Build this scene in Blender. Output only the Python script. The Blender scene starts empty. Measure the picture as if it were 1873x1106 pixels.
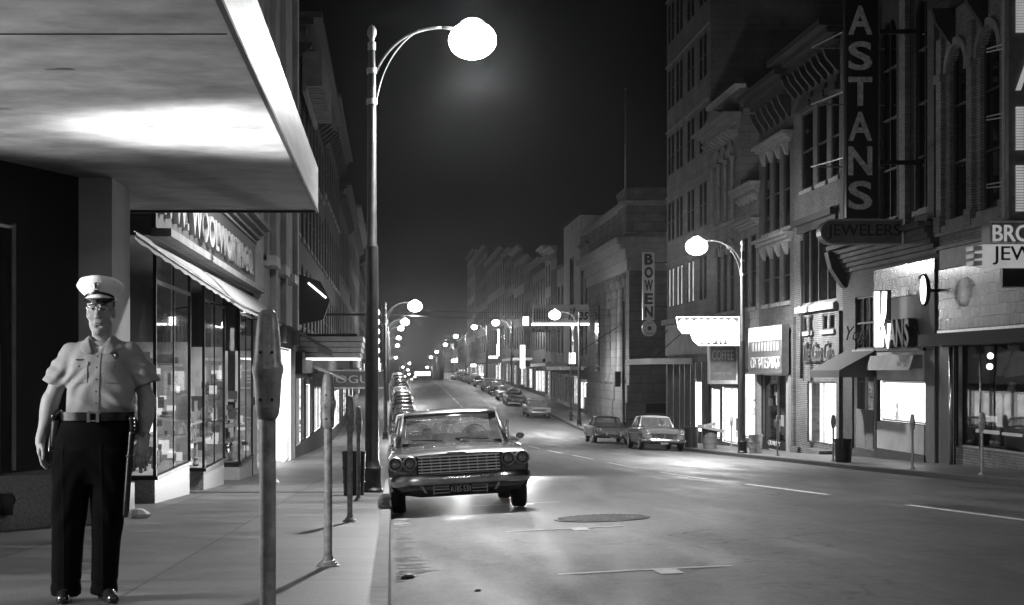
import bpy, math, random
import numpy as np
from mathutils import Vector, Matrix
PI = math.pi
scene = bpy.context.scene
col = scene.collection

# ---------------------------------------------------------------- camera, world, exposure
FPX = 2800.0; U0 = 715.0; V0 = 678.0
cam_data = bpy.data.cameras.new("camera")
cam = bpy.data.objects.new("camera", cam_data); col.objects.link(cam)
cam.location = (0, 0, 0); cam.rotation_euler = (PI/2, 0, 0)
cam_data.sensor_width = 36.0; cam_data.lens = 36.0*FPX/1873.0
cam_data.shift_x = (936.5-U0)/1873.0; cam_data.shift_y = (V0-553.0)/1873.0
cam_data.clip_end = 3000; cam_data.clip_start = 0.05
scene.camera = cam
scene.view_settings.view_transform = 'Standard'
scene.view_settings.look = 'None'
scene.view_settings.exposure = -0.2
scene.view_settings.gamma = 1.0
scene.cycles.use_denoising = True
scene.cycles.denoising_input_passes = 'RGB_ALBEDO_NORMAL'
scene.cycles.max_bounces = 5
scene.cycles.diffuse_bounces = 1
scene.cycles.glossy_bounces = 3
scene.cycles.transmission_bounces = 3
scene.cycles.transparent_max_bounces = 10
scene.cycles.volume_bounces = 0
scene.cycles.sample_clamp_indirect = 2.0
scene.cycles.sample_clamp_direct = 0.0
scene.cycles.caustics_reflective = False
scene.cycles.caustics_refractive = False

world = bpy.data.worlds.new("World"); scene.world = world; world.use_nodes = True
wn = world.node_tree.nodes; wl = world.node_tree.links
bg = wn["Background"]
sky = wn.new("ShaderNodeTexSky"); sky.sky_type = 'NISHITA'; sky.sun_disc = False
sky.sun_elevation = math.radians(2); sky.sun_rotation = math.radians(200)
bw = wn.new("ShaderNodeRGBToBW"); wl.new(sky.outputs[0], bw.inputs[0]); wl.new(bw.outputs[0], bg.inputs[0])
bg.inputs[1].default_value = 0.00004           # night: almost nothing left of the sky

LAMP_W = 3000.0          # power of one street lamp
HAZE_DENSITY = 0.0002

# ---------------------------------------------------------------- terrain profile
_SP = [(-60,1.66),(-20,-.09),(0,-.97),(38,-2.64),(52,-3.06),(64,-3.45),(80,-3.9),(93,-4.2),(108,-4.2),(123,-3.85),
       (146,-3.35),(157,-3.1),(183,-2.5),(200,-2.2),(236,-1.68),(250,-1.62),(285,-1.85),(340,-2.45),(400,-3.2),
       (460,-4.1),(540,-7),(700,-13),(1000,-22),(1400,-30)]
_yy = np.arange(-60, 1400, 1.0)
_zz = np.interp(_yy, [p[0] for p in _SP], [p[1] for p in _SP])
_ker = np.ones(13)/13.0
_zp = np.convolve(np.pad(_zz, 6, mode='reflect', reflect_type='odd'), _ker, mode='valid')
def S(y): return float(np.interp(y, _yy, _zp))
RW = 13.4
def curve_x(y): return 0.0 if y < 480 else (y-480)**2*0.00022
def road_z(x, y):
    t = min(max(x, 0), RW)
    return S(y) - .13 + .1*t/RW + .2*(1-((t-RW/2)/(RW/2))**2)
def walk_z(x, y):
    return S(y) + (0.0 if x < RW/2 else .10) + (-.012*x*(-1) if x < 0 and False else 0.0)
def zv(v, d): return (V0-v)*d/FPX
def xu(u, d): return (u-U0)*d/FPX
XR = 16.5; XL = -3.5
def yR(u): return FPX*XR/(u-U0)
def yL(u): return FPX*XL/(u-U0)

# ---------------------------------------------------------------- mesh builder
WLOC = {}
class MB:
    def __init__(s): s.v = []; s.f = []; s.mi = []; s.cur = 0
    def _add(s, vs, fs):
        n = len(s.v); s.v += [tuple(p) for p in vs]
        for f in fs: s.f.append(tuple(i+n for i in f)); s.mi.append(s.cur)
    def box(s, x0, x1, y0, y1, z0, z1):
        x0,x1=sorted((x0,x1)); y0,y1=sorted((y0,y1)); z0,z1=sorted((z0,z1))
        s._add([(x0,y0,z0),(x1,y0,z0),(x1,y1,z0),(x0,y1,z0),(x0,y0,z1),(x1,y0,z1),(x1,y1,z1),(x0,y1,z1)],
               [(0,3,2,1),(4,5,6,7),(0,1,5,4),(1,2,6,5),(2,3,7,6),(3,0,4,7)])
    def quad(s, a, b, c, d): s._add([a,b,c,d], [(0,1,2,3)])
    def poly(s, pts): s._add(pts, [tuple(range(len(pts)))])
    def prism(s, pts, off):
        off = Vector(off); n = len(pts); p2 = [Vector(p)+off for p in pts]
        s._add(list(pts)+p2, [tuple(range(n))[::-1], tuple(range(n, 2*n))]+[(i,(i+1)%n,(i+1)%n+n,i+n) for i in range(n)])
    def rings(s, rs, closed=True, cap=True):
        n = len(rs[0]); fs = []
        for k in range(len(rs)-1):
            for i in range(n if closed else n-1):
                j = (i+1) % n; fs.append((k*n+i, k*n+j, (k+1)*n+j, (k+1)*n+i))
        if cap and closed:
            fs.append(tuple(range(n))[::-1]); fs.append(tuple(range((len(rs)-1)*n, len(rs)*n)))
        s._add([p for r in rs for p in r], fs)
    def tube(s, path, r, n=8, cap=True):
        path = [Vector(p) for p in path]; rs = r if hasattr(r, '__len__') else [r]*len(path)
        out = []; up = None
        for i, p in enumerate(path):
            t = (path[min(i+1, len(path)-1)]-path[max(i-1, 0)]).normalized()
            if up is None: up = Vector((0,0,1)) if abs(t.z) < .9 else Vector((1,0,0))
            a = t.cross(up).normalized(); b = a.cross(t).normalized(); up = b
            out.append([p+(a*math.cos(2*PI*k/n)+b*math.sin(2*PI*k/n))*rs[i] for k in range(n)])
        s.rings(out, cap=cap)
    def lathe(s, c, prof, n=16, sx=1, sy=1):
        s.rings([[(c[0]+r*sx*math.cos(2*PI*k/n), c[1]+r*sy*math.sin(2*PI*k/n), c[2]+z) for k in range(n)] for r, z in prof])
    def ball(s, c, rx, ry, rz, n=14, m=8):
        s.rings([[(c[0]+rx*math.sin(PI*j/m)*math.cos(2*PI*k/n), c[1]+ry*math.sin(PI*j/m)*math.sin(2*PI*k/n), c[2]-rz*math.cos(PI*j/m)) for k in range(n)] for j in [.02]+list(range(1, m))+[m-.02]])
    def disc(s, c, r, axis='y', n=24, t=.02, rz=None):
        rz = rz or r
        if axis == 'y': pts = [(c[0]+r*math.cos(2*PI*k/n), c[1], c[2]+rz*math.sin(2*PI*k/n)) for k in range(n)]; off = (0,t,0)
        elif axis == 'x': pts = [(c[0], c[1]+r*math.cos(2*PI*k/n), c[2]+rz*math.sin(2*PI*k/n)) for k in range(n)]; off = (t,0,0)
        else: pts = [(c[0]+r*math.cos(2*PI*k/n), c[1]+rz*math.sin(2*PI*k/n), c[2]) for k in range(n)]; off = (0,0,t)
        s.prism(pts, off)
    def xf(s, M, start=0):
        s.v[start:] = [tuple(M @ Vector(p)) for p in s.v[start:]]
    def build(s, name, mats, parent=None, smooth=False, loc=None, angle=None):
        if not isinstance(mats, (list, tuple)): mats = [mats]
        base = Vector(WLOC[parent.name]) if parent is not None else Vector(loc if loc else (0,0,0))
        me = bpy.data.meshes.new(name)
        me.from_pydata([(p[0]-base.x, p[1]-base.y, p[2]-base.z) for p in s.v], [], s.f)
        for m in mats: me.materials.append(m)
        if len(mats) > 1: me.polygons.foreach_set('material_index', s.mi)
        import bmesh
        bm = bmesh.new(); bm.from_mesh(me); bmesh.ops.recalc_face_normals(bm, faces=bm.faces); bm.to_mesh(me); bm.free()
        if smooth:
            me.polygons.foreach_set('use_smooth', [True]*len(me.polygons))
            if angle: me.set_sharp_from_angle(angle=math.radians(angle))
        o = bpy.data.objects.new(name, me); col.objects.link(o)
        if parent is not None: o.parent = parent
        else: o.location = base
        WLOC[o.name] = tuple(base) if parent is None else WLOC[parent.name]
        return o
def tag(o, label=None, cat=None, group=None, kind=None):
    if label: o['label'] = label
    if cat: o['category'] = cat
    if group: o['group'] = group
    if kind: o['kind'] = kind
    return o
def thing(name, label, cat, loc=(0,0,0), group=None):
    o = bpy.data.objects.new(name, None); col.objects.link(o); o.location = loc; o.empty_display_size = .2
    WLOC[o.name] = tuple(loc); return tag(o, label, cat, group)
def kids(o): return [c for c in bpy.data.objects if c.parent == o]
def copy_tree(root, loc, rot=None, label=None, group=None, matmap=None):
    def rec(o, par):
        c = o.copy(); col.objects.link(c); c.parent = par
        for ch in TREE.get(o.name, []): rec(ch, c)
        return c
    c = rec(root, None); c.location = loc
    if rot is not None: c.rotation_euler = rot
    if label: c['label'] = label
    if group: c['group'] = group
    return c
TREE = {}
def index_tree():
    TREE.clear()
    for o in bpy.data.objects:
        if o.parent: TREE.setdefault(o.parent.name, []).append(o)

# ---------------------------------------------------------------- materials (all black-and-white)
MATS = {}
def _mk(name):
    m = bpy.data.materials.new(name); m.use_nodes = True; MATS[name] = m
    return m, m.node_tree.nodes, m.node_tree.links, m.node_tree.nodes['Principled BSDF']
def G(c): return (c, c, c, 1)
def vec_obj(n, l, stretch=(1,1,1)):
    tc = n.new('ShaderNodeTexCoord'); mp = n.new('ShaderNodeMapping'); mp.inputs['Scale'].default_value = stretch
    l.new(tc.outputs['Object'], mp.inputs['Vector']); return mp.outputs['Vector']
def mat(name, c, rough=.8, metal=0, var=.3, scale=4., bump=.15, spec=.5, stretch=(1,1,1), coat=0, dist=.02, scale2=None):
    m, n, l, b = _mk(name)
    b.inputs['Roughness'].default_value = rough; b.inputs['Metallic'].default_value = metal
    b.inputs['Specular IOR Level'].default_value = spec; b.inputs['Coat Weight'].default_value = coat
    b.inputs['Base Color'].default_value = G(c)
    if var > 0:
        v = vec_obj(n, l, stretch)
        t = n.new('ShaderNodeTexNoise'); t.inputs['Scale'].default_value = scale; t.inputs['Detail'].default_value = 8; t.inputs['Roughness'].default_value = .62
        l.new(v, t.inputs['Vector'])
        r = n.new('ShaderNodeValToRGB'); r.color_ramp.elements[0].position = .3; r.color_ramp.elements[1].position = .72
        r.color_ramp.elements[0].color = G(c*(1-var)); r.color_ramp.elements[1].color = G(min(1, c*(1+var)))
        l.new(t.outputs['Fac'], r.inputs[0]); l.new(r.outputs[0], b.inputs['Base Color'])
        if bump > 0:
            t2 = n.new('ShaderNodeTexNoise'); t2.inputs['Scale'].default_value = scale2 or scale*9; t2.inputs['Detail'].default_value = 4
            l.new(v, t2.inputs['Vector'])
            bp = n.new('ShaderNodeBump'); bp.inputs['Strength'].default_value = bump; bp.inputs['Distance'].default_value = dist
            l.new(t2.outputs['Fac'], bp.inputs['Height']); l.new(bp.outputs[0], b.inputs['Normal'])
            rr = n.new('ShaderNodeMapRange'); rr.inputs[3].default_value = max(.02, rough*.8); rr.inputs[4].default_value = min(1, rough*1.2)
            l.new(t.outputs['Fac'], rr.inputs[0]); l.new(rr.outputs[0], b.inputs['Roughness'])
    return m
def emis(name, c, s, var=0, scale=3, stretch=(1,1,1)):
    m, n, l, b = _mk(name); n.remove(b)
    e = n.new('ShaderNodeEmission'); e.inputs[0].default_value = G(c); e.inputs[1].default_value = s
    l.new(e.outputs[0], n['Material Output'].inputs[0])
    if var > 0:
        t = n.new('ShaderNodeTexNoise'); t.inputs['Scale'].default_value = scale; t.inputs['Detail'].default_value = 5
        l.new(vec_obj(n, l, stretch), t.inputs['Vector'])
        r = n.new('ShaderNodeValToRGB'); r.color_ramp.elements[0].position = .38; r.color_ramp.elements[1].position = .62
        r.color_ramp.elements[0].color = G(c*(1-var)); r.color_ramp.elements[1].color = G(c)
        l.new(t.outputs['Fac'], r.inputs[0]); l.new(r.outputs[0], e.inputs[0])
    return m
def brick(name, c, mortar, bw_=.22, bh=.075, ms=.012, var=.35, rough=.85, bump=.5):
    m, n, l, b = _mk(name); b.inputs['Roughness'].default_value = rough
    tc = n.new('ShaderNodeTexCoord'); sp = n.new('ShaderNodeSeparateXYZ'); ad = n.new('ShaderNodeMath'); cb = n.new('ShaderNodeCombineXYZ')
    l.new(tc.outputs['Object'], sp.inputs[0]); l.new(sp.outputs[0], ad.inputs[0]); l.new(sp.outputs[1], ad.inputs[1])
    l.new(ad.outputs[0], cb.inputs[0]); l.new(sp.outputs[2], cb.inputs[1])
    t = n.new('ShaderNodeTexBrick'); t.inputs['Scale'].default_value = 1; t.inputs['Brick Width'].default_value = bw_; t.inputs['Row Height'].default_value = bh
    t.inputs['Mortar Size'].default_value = ms; t.inputs['Mortar Smooth'].default_value = .2
    t.inputs['Color1'].default_value = G(c*(1-var)); t.inputs['Color2'].default_value = G(c*(1+var)); t.inputs['Mortar'].default_value = G(mortar)
    l.new(cb.outputs[0], t.inputs['Vector'])
    ns = n.new('ShaderNodeTexNoise'); ns.inputs['Scale'].default_value = .6; ns.inputs['Detail'].default_value = 9; ns.inputs['Roughness'].default_value = .7
    l.new(tc.outputs['Object'], ns.inputs['Vector'])
    mr = n.new('ShaderNodeMapRange'); mr.inputs[1].default_value = .3; mr.inputs[2].default_value = .7; mr.inputs[3].default_value = .55; mr.inputs[4].default_value = 1.25
    l.new(ns.outputs['Fac'], mr.inputs[0])
    mx = n.new('ShaderNodeMix'); mx.data_type = 'RGBA'; mx.blend_type = 'MULTIPLY'; mx.inputs[0].default_value = 1
    l.new(t.outputs['Color'], mx.inputs[6]); l.new(mr.outputs[0], mx.inputs[7]); l.new(mx.outputs[2], b.inputs['Base Color'])
    bp = n.new('ShaderNodeBump'); bp.inputs['Strength'].default_value = bump; bp.inputs['Distance'].default_value = .015; bp.invert = True
    l.new(t.outputs['Fac'], bp.inputs['Height']); l.new(bp.outputs[0], b.inputs['Normal'])
    return m
def glassmat(name, refl=.12, tint=.9, rough=.02, veil=0):
    m, n, l, b = _mk(name); n.remove(b)
    tr = n.new('ShaderNodeBsdfTransparent'); tr.inputs[0].default_value = G(tint)
    gl = n.new('ShaderNodeBsdfGlossy'); gl.inputs['Roughness'].default_value = rough
    lw = n.new('ShaderNodeLayerWeight'); lw.inputs[0].default_value = .5
    pw = n.new('ShaderNodeMath'); pw.operation = 'POWER'; pw.inputs[1].default_value = 5; l.new(lw.outputs['Facing'], pw.inputs[0])
    ma = n.new('ShaderNodeMath'); ma.operation = 'MULTIPLY_ADD'; ma.inputs[1].default_value = 1-refl; ma.inputs[2].default_value = refl; l.new(pw.outputs[0], ma.inputs[0])
    mx = n.new('ShaderNodeMixShader'); l.new(ma.outputs[0], mx.inputs[0]); l.new(tr.outputs[0], mx.inputs[1]); l.new(gl.outputs[0], mx.inputs[2])
    if veil:
        df = n.new('ShaderNodeBsdfDiffuse'); df.inputs[0].default_value = G(.8); m2 = n.new('ShaderNodeMixShader')  # pale diffuse veil mixed in to brighten the car windows
        t = n.new('ShaderNodeTexNoise'); t.inputs['Scale'].default_value = 6; t.inputs['Detail'].default_value = 6; l.new(vec_obj(n, l), t.inputs['Vector'])
        mr = n.new('ShaderNodeMapRange'); mr.inputs[1].default_value = .3; mr.inputs[2].default_value = .7; mr.inputs[3].default_value = veil*.5; mr.inputs[4].default_value = veil*1.5; l.new(t.outputs[0], mr.inputs[0])
        l.new(mr.outputs[0], m2.inputs[0]); l.new(mx.outputs[0], m2.inputs[1]); l.new(df.outputs[0], m2.inputs[2]); mx = m2
    l.new(mx.outputs[0], n['Material Output'].inputs[0]); return m

def asphalt():
    m, n, l, b = _mk('asphalt')
    v = vec_obj(n, l)
    def noise(sc, det=6, vv=None, ro=.6):
        t = n.new('ShaderNodeTexNoise'); t.inputs['Scale'].default_value = sc; t.inputs['Detail'].default_value = det; t.inputs['Roughness'].default_value = ro
        l.new(vv or v, t.inputs['Vector']); return t.outputs['Fac']
    v2 = vec_obj(n, l, (1.4, .16, 1))
    big = noise(1.1, 8, v2, .65); fine = noise(42, 5, None, .85); mid = noise(9, 6, vec_obj(n, l, (1,.5,1)))
    r = n.new('ShaderNodeValToRGB'); r.color_ramp.elements[0].position = .3; r.color_ramp.elements[1].position = .7
    r.color_ramp.elements[0].color = G(.026); r.color_ramp.elements[1].color = G(.10); l.new(big, r.inputs[0])
    vc = n.new('ShaderNodeTexVoronoi'); vc.feature = 'DISTANCE_TO_EDGE'; vc.inputs['Scale'].default_value = .55
    wp = n.new('ShaderNodeTexNoise'); wp.inputs['Scale'].default_value = 3; l.new(v, wp.inputs['Vector'])
    vm = n.new('ShaderNodeVectorMath'); vm.operation = 'MULTIPLY_ADD'; l.new(wp.outputs['Color'], vm.inputs[0]); vm.inputs[1].default_value = (.5, .5, 0); l.new(v, vm.inputs[2]); l.new(vm.outputs[0], vc.inputs['Vector'])
    cr = n.new('ShaderNodeMapRange'); cr.inputs[1].default_value = .004; cr.inputs[2].default_value = .014; cr.inputs[3].default_value = .3; cr.inputs[4].default_value = 1; l.new(vc.outputs['Distance'], cr.inputs[0])
    sx = n.new('ShaderNodeTexNoise'); sx.inputs['Scale'].default_value = .45; sx.inputs['Detail'].default_value = 3; l.new(v, sx.inputs['Vector'])
    sm = n.new('ShaderNodeMapRange'); sm.inputs[1].default_value = .5; sm.inputs[2].default_value = .56; sm.inputs[3].default_value = 1; sm.inputs[4].default_value = 0; l.new(sx.outputs['Fac'], sm.inputs[0])
    cm = n.new('ShaderNodeMath'); cm.operation = 'MAXIMUM'; l.new(cr.outputs[0], cm.inputs[0]); l.new(sm.outputs[0], cm.inputs[1])
    oil = n.new('ShaderNodeTexVoronoi'); oil.inputs['Scale'].default_value = .8; l.new(v, oil.inputs['Vector'])
    om = n.new('ShaderNodeMapRange'); om.inputs[1].default_value = .03; om.inputs[2].default_value = .14; om.inputs[3].default_value = .4; om.inputs[4].default_value = 1; l.new(oil.outputs['Distance'], om.inputs[0])
    cm2 = n.new('ShaderNodeMath'); cm2.operation = 'MULTIPLY'; l.new(cm.outputs[0], cm2.inputs[0]); l.new(om.outputs[0], cm2.inputs[1])
    mr = n.new('ShaderNodeMapRange'); mr.inputs[1].default_value = .35; mr.inputs[2].default_value = .68; mr.inputs[3].default_value = .3; mr.inputs[4].default_value = 1.9; l.new(fine, mr.inputs[0])
    mx = n.new('ShaderNodeMix'); mx.data_type = 'RGBA'; mx.blend_type = 'MULTIPLY'; mx.inputs[0].default_value = 1
    l.new(r.outputs[0], mx.inputs[6]); l.new(mr.outputs[0], mx.inputs[7])
    mr2 = n.new('ShaderNodeMapRange'); mr2.inputs[1].default_value = .3; mr2.inputs[2].default_value = .7; mr2.inputs[3].default_value = .7; mr2.inputs[4].default_value = 1.3; l.new(mid, mr2.inputs[0])
    mx2 = n.new('ShaderNodeMix'); mx2.data_type = 'RGBA'; mx2.blend_type = 'MULTIPLY'; mx2.inputs[0].default_value = 1
    l.new(mx.outputs[2], mx2.inputs[6]); l.new(mr2.outputs[0], mx2.inputs[7])
    mx3 = n.new('ShaderNodeMix'); mx3.data_type = 'RGBA'; mx3.blend_type = 'MULTIPLY'; mx3.inputs[0].default_value = 1
    l.new(mx2.outputs[2], mx3.inputs[6]); l.new(cm2.outputs[0], mx3.inputs[7]); l.new(mx3.outputs[2], b.inputs['Base Color'])
    rr = n.new('ShaderNodeMapRange'); rr.inputs[1].default_value = .3; rr.inputs[2].default_value = .7; b.inputs['Specular IOR Level'].default_value = .34; rr.inputs[3].default_value = .38; rr.inputs[4].default_value = .72; l.new(big, rr.inputs[0])
    l.new(rr.outputs[0], b.inputs['Roughness'])
    bp = n.new('ShaderNodeBump'); bp.inputs['Strength'].default_value = .8; bp.inputs['Distance'].default_value = .01; l.new(fine, bp.inputs['Height']); l.new(bp.outputs[0], b.inputs['Normal'])
    return m
def paving():
    m, n, l, b = _mk('pavement_concrete')
    v = vec_obj(n, l)
    t = n.new('ShaderNodeTexBrick'); t.offset = 0.0; t.inputs['Scale'].default_value = 1; t.inputs['Brick Width'].default_value = 1.52; t.inputs['Row Height'].default_value = 1.52
    t.inputs['Mortar Size'].default_value = .014; t.inputs['Color1'].default_value = G(.085); t.inputs['Color2'].default_value = G(.15); t.inputs['Mortar'].default_value = G(.03)
    mp = n.new('ShaderNodeMapping'); mp.inputs['Location'].default_value = (.13, .2, 0); l.new(v, mp.inputs['Vector']); l.new(mp.outputs[0], t.inputs['Vector'])
    ns = n.new('ShaderNodeTexNoise'); ns.inputs['Scale'].default_value = 1.6; ns.inputs['Detail'].default_value = 9; ns.inputs['Roughness'].default_value = .68
    l.new(vec_obj(n, l, (.7, 1.6, 1)), ns.inputs['Vector'])
    mr = n.new('ShaderNodeMapRange'); mr.inputs[1].default_value = .3; mr.inputs[2].default_value = .7; mr.inputs[3].default_value = .4; mr.inputs[4].default_value = 1.45; l.new(ns.outputs[0], mr.inputs[0])
    f = n.new('ShaderNodeTexNoise'); f.inputs['Scale'].default_value = 60; f.inputs['Detail'].default_value = 4; l.new(v, f.inputs['Vector'])
    mr2 = n.new('ShaderNodeMapRange'); mr2.inputs[1].default_value = .3; mr2.inputs[2].default_value = .7; mr2.inputs[3].default_value = .55; mr2.inputs[4].default_value = 1.45; l.new(f.outputs[0], mr2.inputs[0])
    mu0 = n.new('ShaderNodeMath'); mu0.operation = 'MULTIPLY'; l.new(mr.outputs[0], mu0.inputs[0]); l.new(mr2.outputs[0], mu0.inputs[1])
    vo = n.new('ShaderNodeTexVoronoi'); vo.inputs['Scale'].default_value = 2.6; l.new(v, vo.inputs['Vector'])
    gm = n.new('ShaderNodeMapRange'); gm.inputs[1].default_value = .05; gm.inputs[2].default_value = .075; gm.inputs[3].default_value = .35; gm.inputs[4].default_value = 1; l.new(vo.outputs['Distance'], gm.inputs[0])
    mu = n.new('ShaderNodeMath'); mu.operation = 'MULTIPLY'; l.new(mu0.outputs[0], mu.inputs[0]); l.new(gm.outputs[0], mu.inputs[1])
    mx = n.new('ShaderNodeMix'); mx.data_type = 'RGBA'; mx.blend_type = 'MULTIPLY'; mx.inputs[0].default_value = 1
    l.new(t.outputs['Color'], mx.inputs[6]); l.new(mu.outputs[0], mx.inputs[7]); l.new(mx.outputs[2], b.inputs['Base Color'])
    rr = n.new('ShaderNodeMapRange'); rr.inputs[1].default_value = .3; rr.inputs[2].default_value = .7; rr.inputs[3].default_value = .36; rr.inputs[4].default_value = .6; l.new(ns.outputs[0], rr.inputs[0]); l.new(rr.outputs[0], b.inputs['Roughness'])
    bp = n.new('ShaderNodeBump'); bp.inputs['Strength'].default_value = .3; bp.inputs['Distance'].default_value = .005; l.new(f.outputs[0], bp.inputs['Height']); l.new(bp.outputs[0], b.inputs['Normal'])
    return m
def shopglow(name, s, dark=.15, sc=(3,3,3)):
    """lit display wall: blocks and stripes of goods and cards"""
    m, n, l, b = _mk(name); n.remove(b)
    e = n.new('ShaderNodeEmission'); e.inputs[1].default_value = s; l.new(e.outputs[0], n['Material Output'].inputs[0])
    v = vec_obj(n, l, sc)
    vo = n.new('ShaderNodeTexVoronoi'); vo.distance = 'CHEBYCHEV'; vo.inputs['Scale'].default_value = 1.2; l.new(v, vo.inputs['Vector'])
    bwn = n.new('ShaderNodeRGBToBW'); l.new(vo.outputs['Color'], bwn.inputs[0])
    ns = n.new('ShaderNodeTexNoise'); ns.inputs['Scale'].default_value = 5; ns.inputs['Detail'].default_value = 6; l.new(v, ns.inputs['Vector'])
    mu = n.new('ShaderNodeMath'); mu.operation = 'MULTIPLY_ADD'; l.new(bwn.outputs[0], mu.inputs[0]); mu.inputs[1].default_value = 1; l.new(ns.outputs['Fac'], mu.inputs[2])
    mr = n.new('ShaderNodeMapRange'); mr.inputs[1].default_value = .7; mr.inputs[2].default_value = 1.25; mr.inputs[3].default_value = dark; mr.inputs[4].default_value = 1; l.new(mu.outputs[0], mr.inputs[0])
    l.new(mr.outputs[0], e.inputs[0]); return m

M_asphalt = asphalt(); M_pave = paving()
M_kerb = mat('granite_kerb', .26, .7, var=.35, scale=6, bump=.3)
M_kerbdark = mat('dark_kerb', .05, .8, var=.4, scale=6, bump=.3)  # darker copy of the kerb granite, for the far side
M_earth = mat('earth', .03, .95, var=.3, scale=1)
M_paintworn = mat('worn_road_paint', .60, .6, var=.4, scale=5, bump=.1)
M_paint = mat('road_paint', .62, .6, var=.45, scale=7, bump=.2, stretch=(1,1,1))
M_stone = brick('light_limestone', .20, .10, bw_=.9, bh=.38, ms=.012, var=.1, bump=.35)
M_stonebig = brick('bank_stone', .13, .05, bw_=1.5, bh=.62, ms=.02, var=.12, bump=.5)
M_trim = mat('stone_trim', .25, .8, var=.3, scale=2.5)
M_trimdark = mat('dark_painted_trim', .028, .7, var=.4, scale=2.5)
M_brick = brick('brick', .055, .2, var=.5)
M_brickdark = brick('dark_brick', .03, .07, var=.45)
M_bricklight = brick('pale_brick', .26, .12, var=.22)
M_brickgrey = brick('grey_brick', .10, .06, var=.25)
M_stucco = mat('pale_stucco', .42, .8, var=.25, scale=1.2)
M_stuccogrey = mat('grey_stucco', .14, .8, var=.3, scale=1.2)
M_black = mat('black_paint', .006, .45, var=.3, scale=5, bump=.05)
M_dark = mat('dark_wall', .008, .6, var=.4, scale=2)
M_darkglass = mat('dark_window_glass', .006, .07, var=0, spec=.8)
M_shopglass = glassmat('shop_window_glass', .07, .88)
M_carglass = glassmat('car_glass', .08, .85, veil=.12)
M_chrome = mat('chrome', .78, .2, 1, var=.12, scale=9, bump=.02)
M_alu = mat('aluminium_trim', .55, .32, 1, var=.15, scale=5, bump=.05)
M_steel = mat('painted_steel_pole', .022, .42, .2, var=.35, scale=7, bump=.1)
M_silverpole = mat('silver_painted_pole', .30, .45, .35, var=.35, scale=5, bump=.12)
M_meter = mat('parking_meter_paint', .30, .42, .1, var=.5, scale=14, bump=.06)
M_soffit = mat('canopy_soffit_plaster', .30, .8, var=.45, scale=1.6, bump=.1, stretch=(.9, 1.2, 1), dist=.01, scale2=14)
M_fascia = mat('canopy_fascia_metal', .55, .4, .3, var=.25, scale=3, bump=.05, stretch=(.3,.3,3))
M_canvas = mat('pale_canvas', .26, .85, var=.2, scale=3)
M_canvasdark = mat('dark_canvas', .03, .85, var=.3, scale=3)
M_rubber = mat('rubber', .012, .7, var=.2, scale=8)
M_bulk = mat('speckled_granite', .30, .35, var=.55, scale=38, bump=.05)
M_wood = mat('dark_wood', .025, .5, var=.4, scale=4, stretch=(1,1,.15))
M_signred = mat('sign_board', .14, .5, var=.3, scale=4, bump=.05)
M_signdark = mat('dark_sign_board', .06, .6, var=.3, scale=4, bump=.05)
M_signwhite = mat('white_enamel', .62, .35, var=.15, scale=4, bump=.03)
M_signletter = mat('gilt_letters', .5, .3, .2, var=.15, scale=6, bump=.03)
M_tile = brick('glazed_tile', .10, .035, bw_=.36, bh=.3, ms=.018, var=.45, rough=.22, bump=.6)
M_cloth_white = mat('white_cap_cloth', .82, .8, var=.08, scale=8)
M_iron = mat('cast_iron', .035, .5, .4, var=.4, scale=30, bump=.4)
M_zinc = mat('zinc_can', .33, .45, .5, var=.35, scale=5)
M_card = mat('cardboard', .3, .9, var=.3, scale=4)
M_paper = mat('paper', .7, .9, var=.15, scale=9)
E_globe = emis('lit_lamp_globe', 1, 30)
E_globe.cycles.emission_sampling = 'NONE'
E_shop = emis('lit_shop_white', 1, 5, var=.3, scale=1.6)
E_shopdim = emis('lit_display_wall', 1, .55, var=.8, scale=1.1, stretch=(1,1,.6))
E_card = [emis('glow_card_bright', 1, 1.6), emis('glow_card_mid', 1, .35), emis('glow_card_dim', 1, .08)]  # cards glow by themselves in place of trough light falling on them
M_ring = mat('satin_bright_trim', .85, .42, 1, var=.1, scale=5, bump=.02)
E_shopmid = shopglow('lit_display_bright', 2.4, .15, (3.4, 3.4, 4))
E_neon = emis('neon_tube', 1, 6)
E_neonbig = emis('neon_letter_bright', 1, 9)
E_window = emis('lit_office_window', 1, .75, var=.4, scale=1.5)
E_signface = emis('backlit_sign_face', 1, .42, var=.15, scale=2)
E_tube = emis('fluorescent_tube', 1, 8)
for _m in (E_window, E_signface, E_neon): _m.cycles.emission_sampling = 'NONE'

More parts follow.
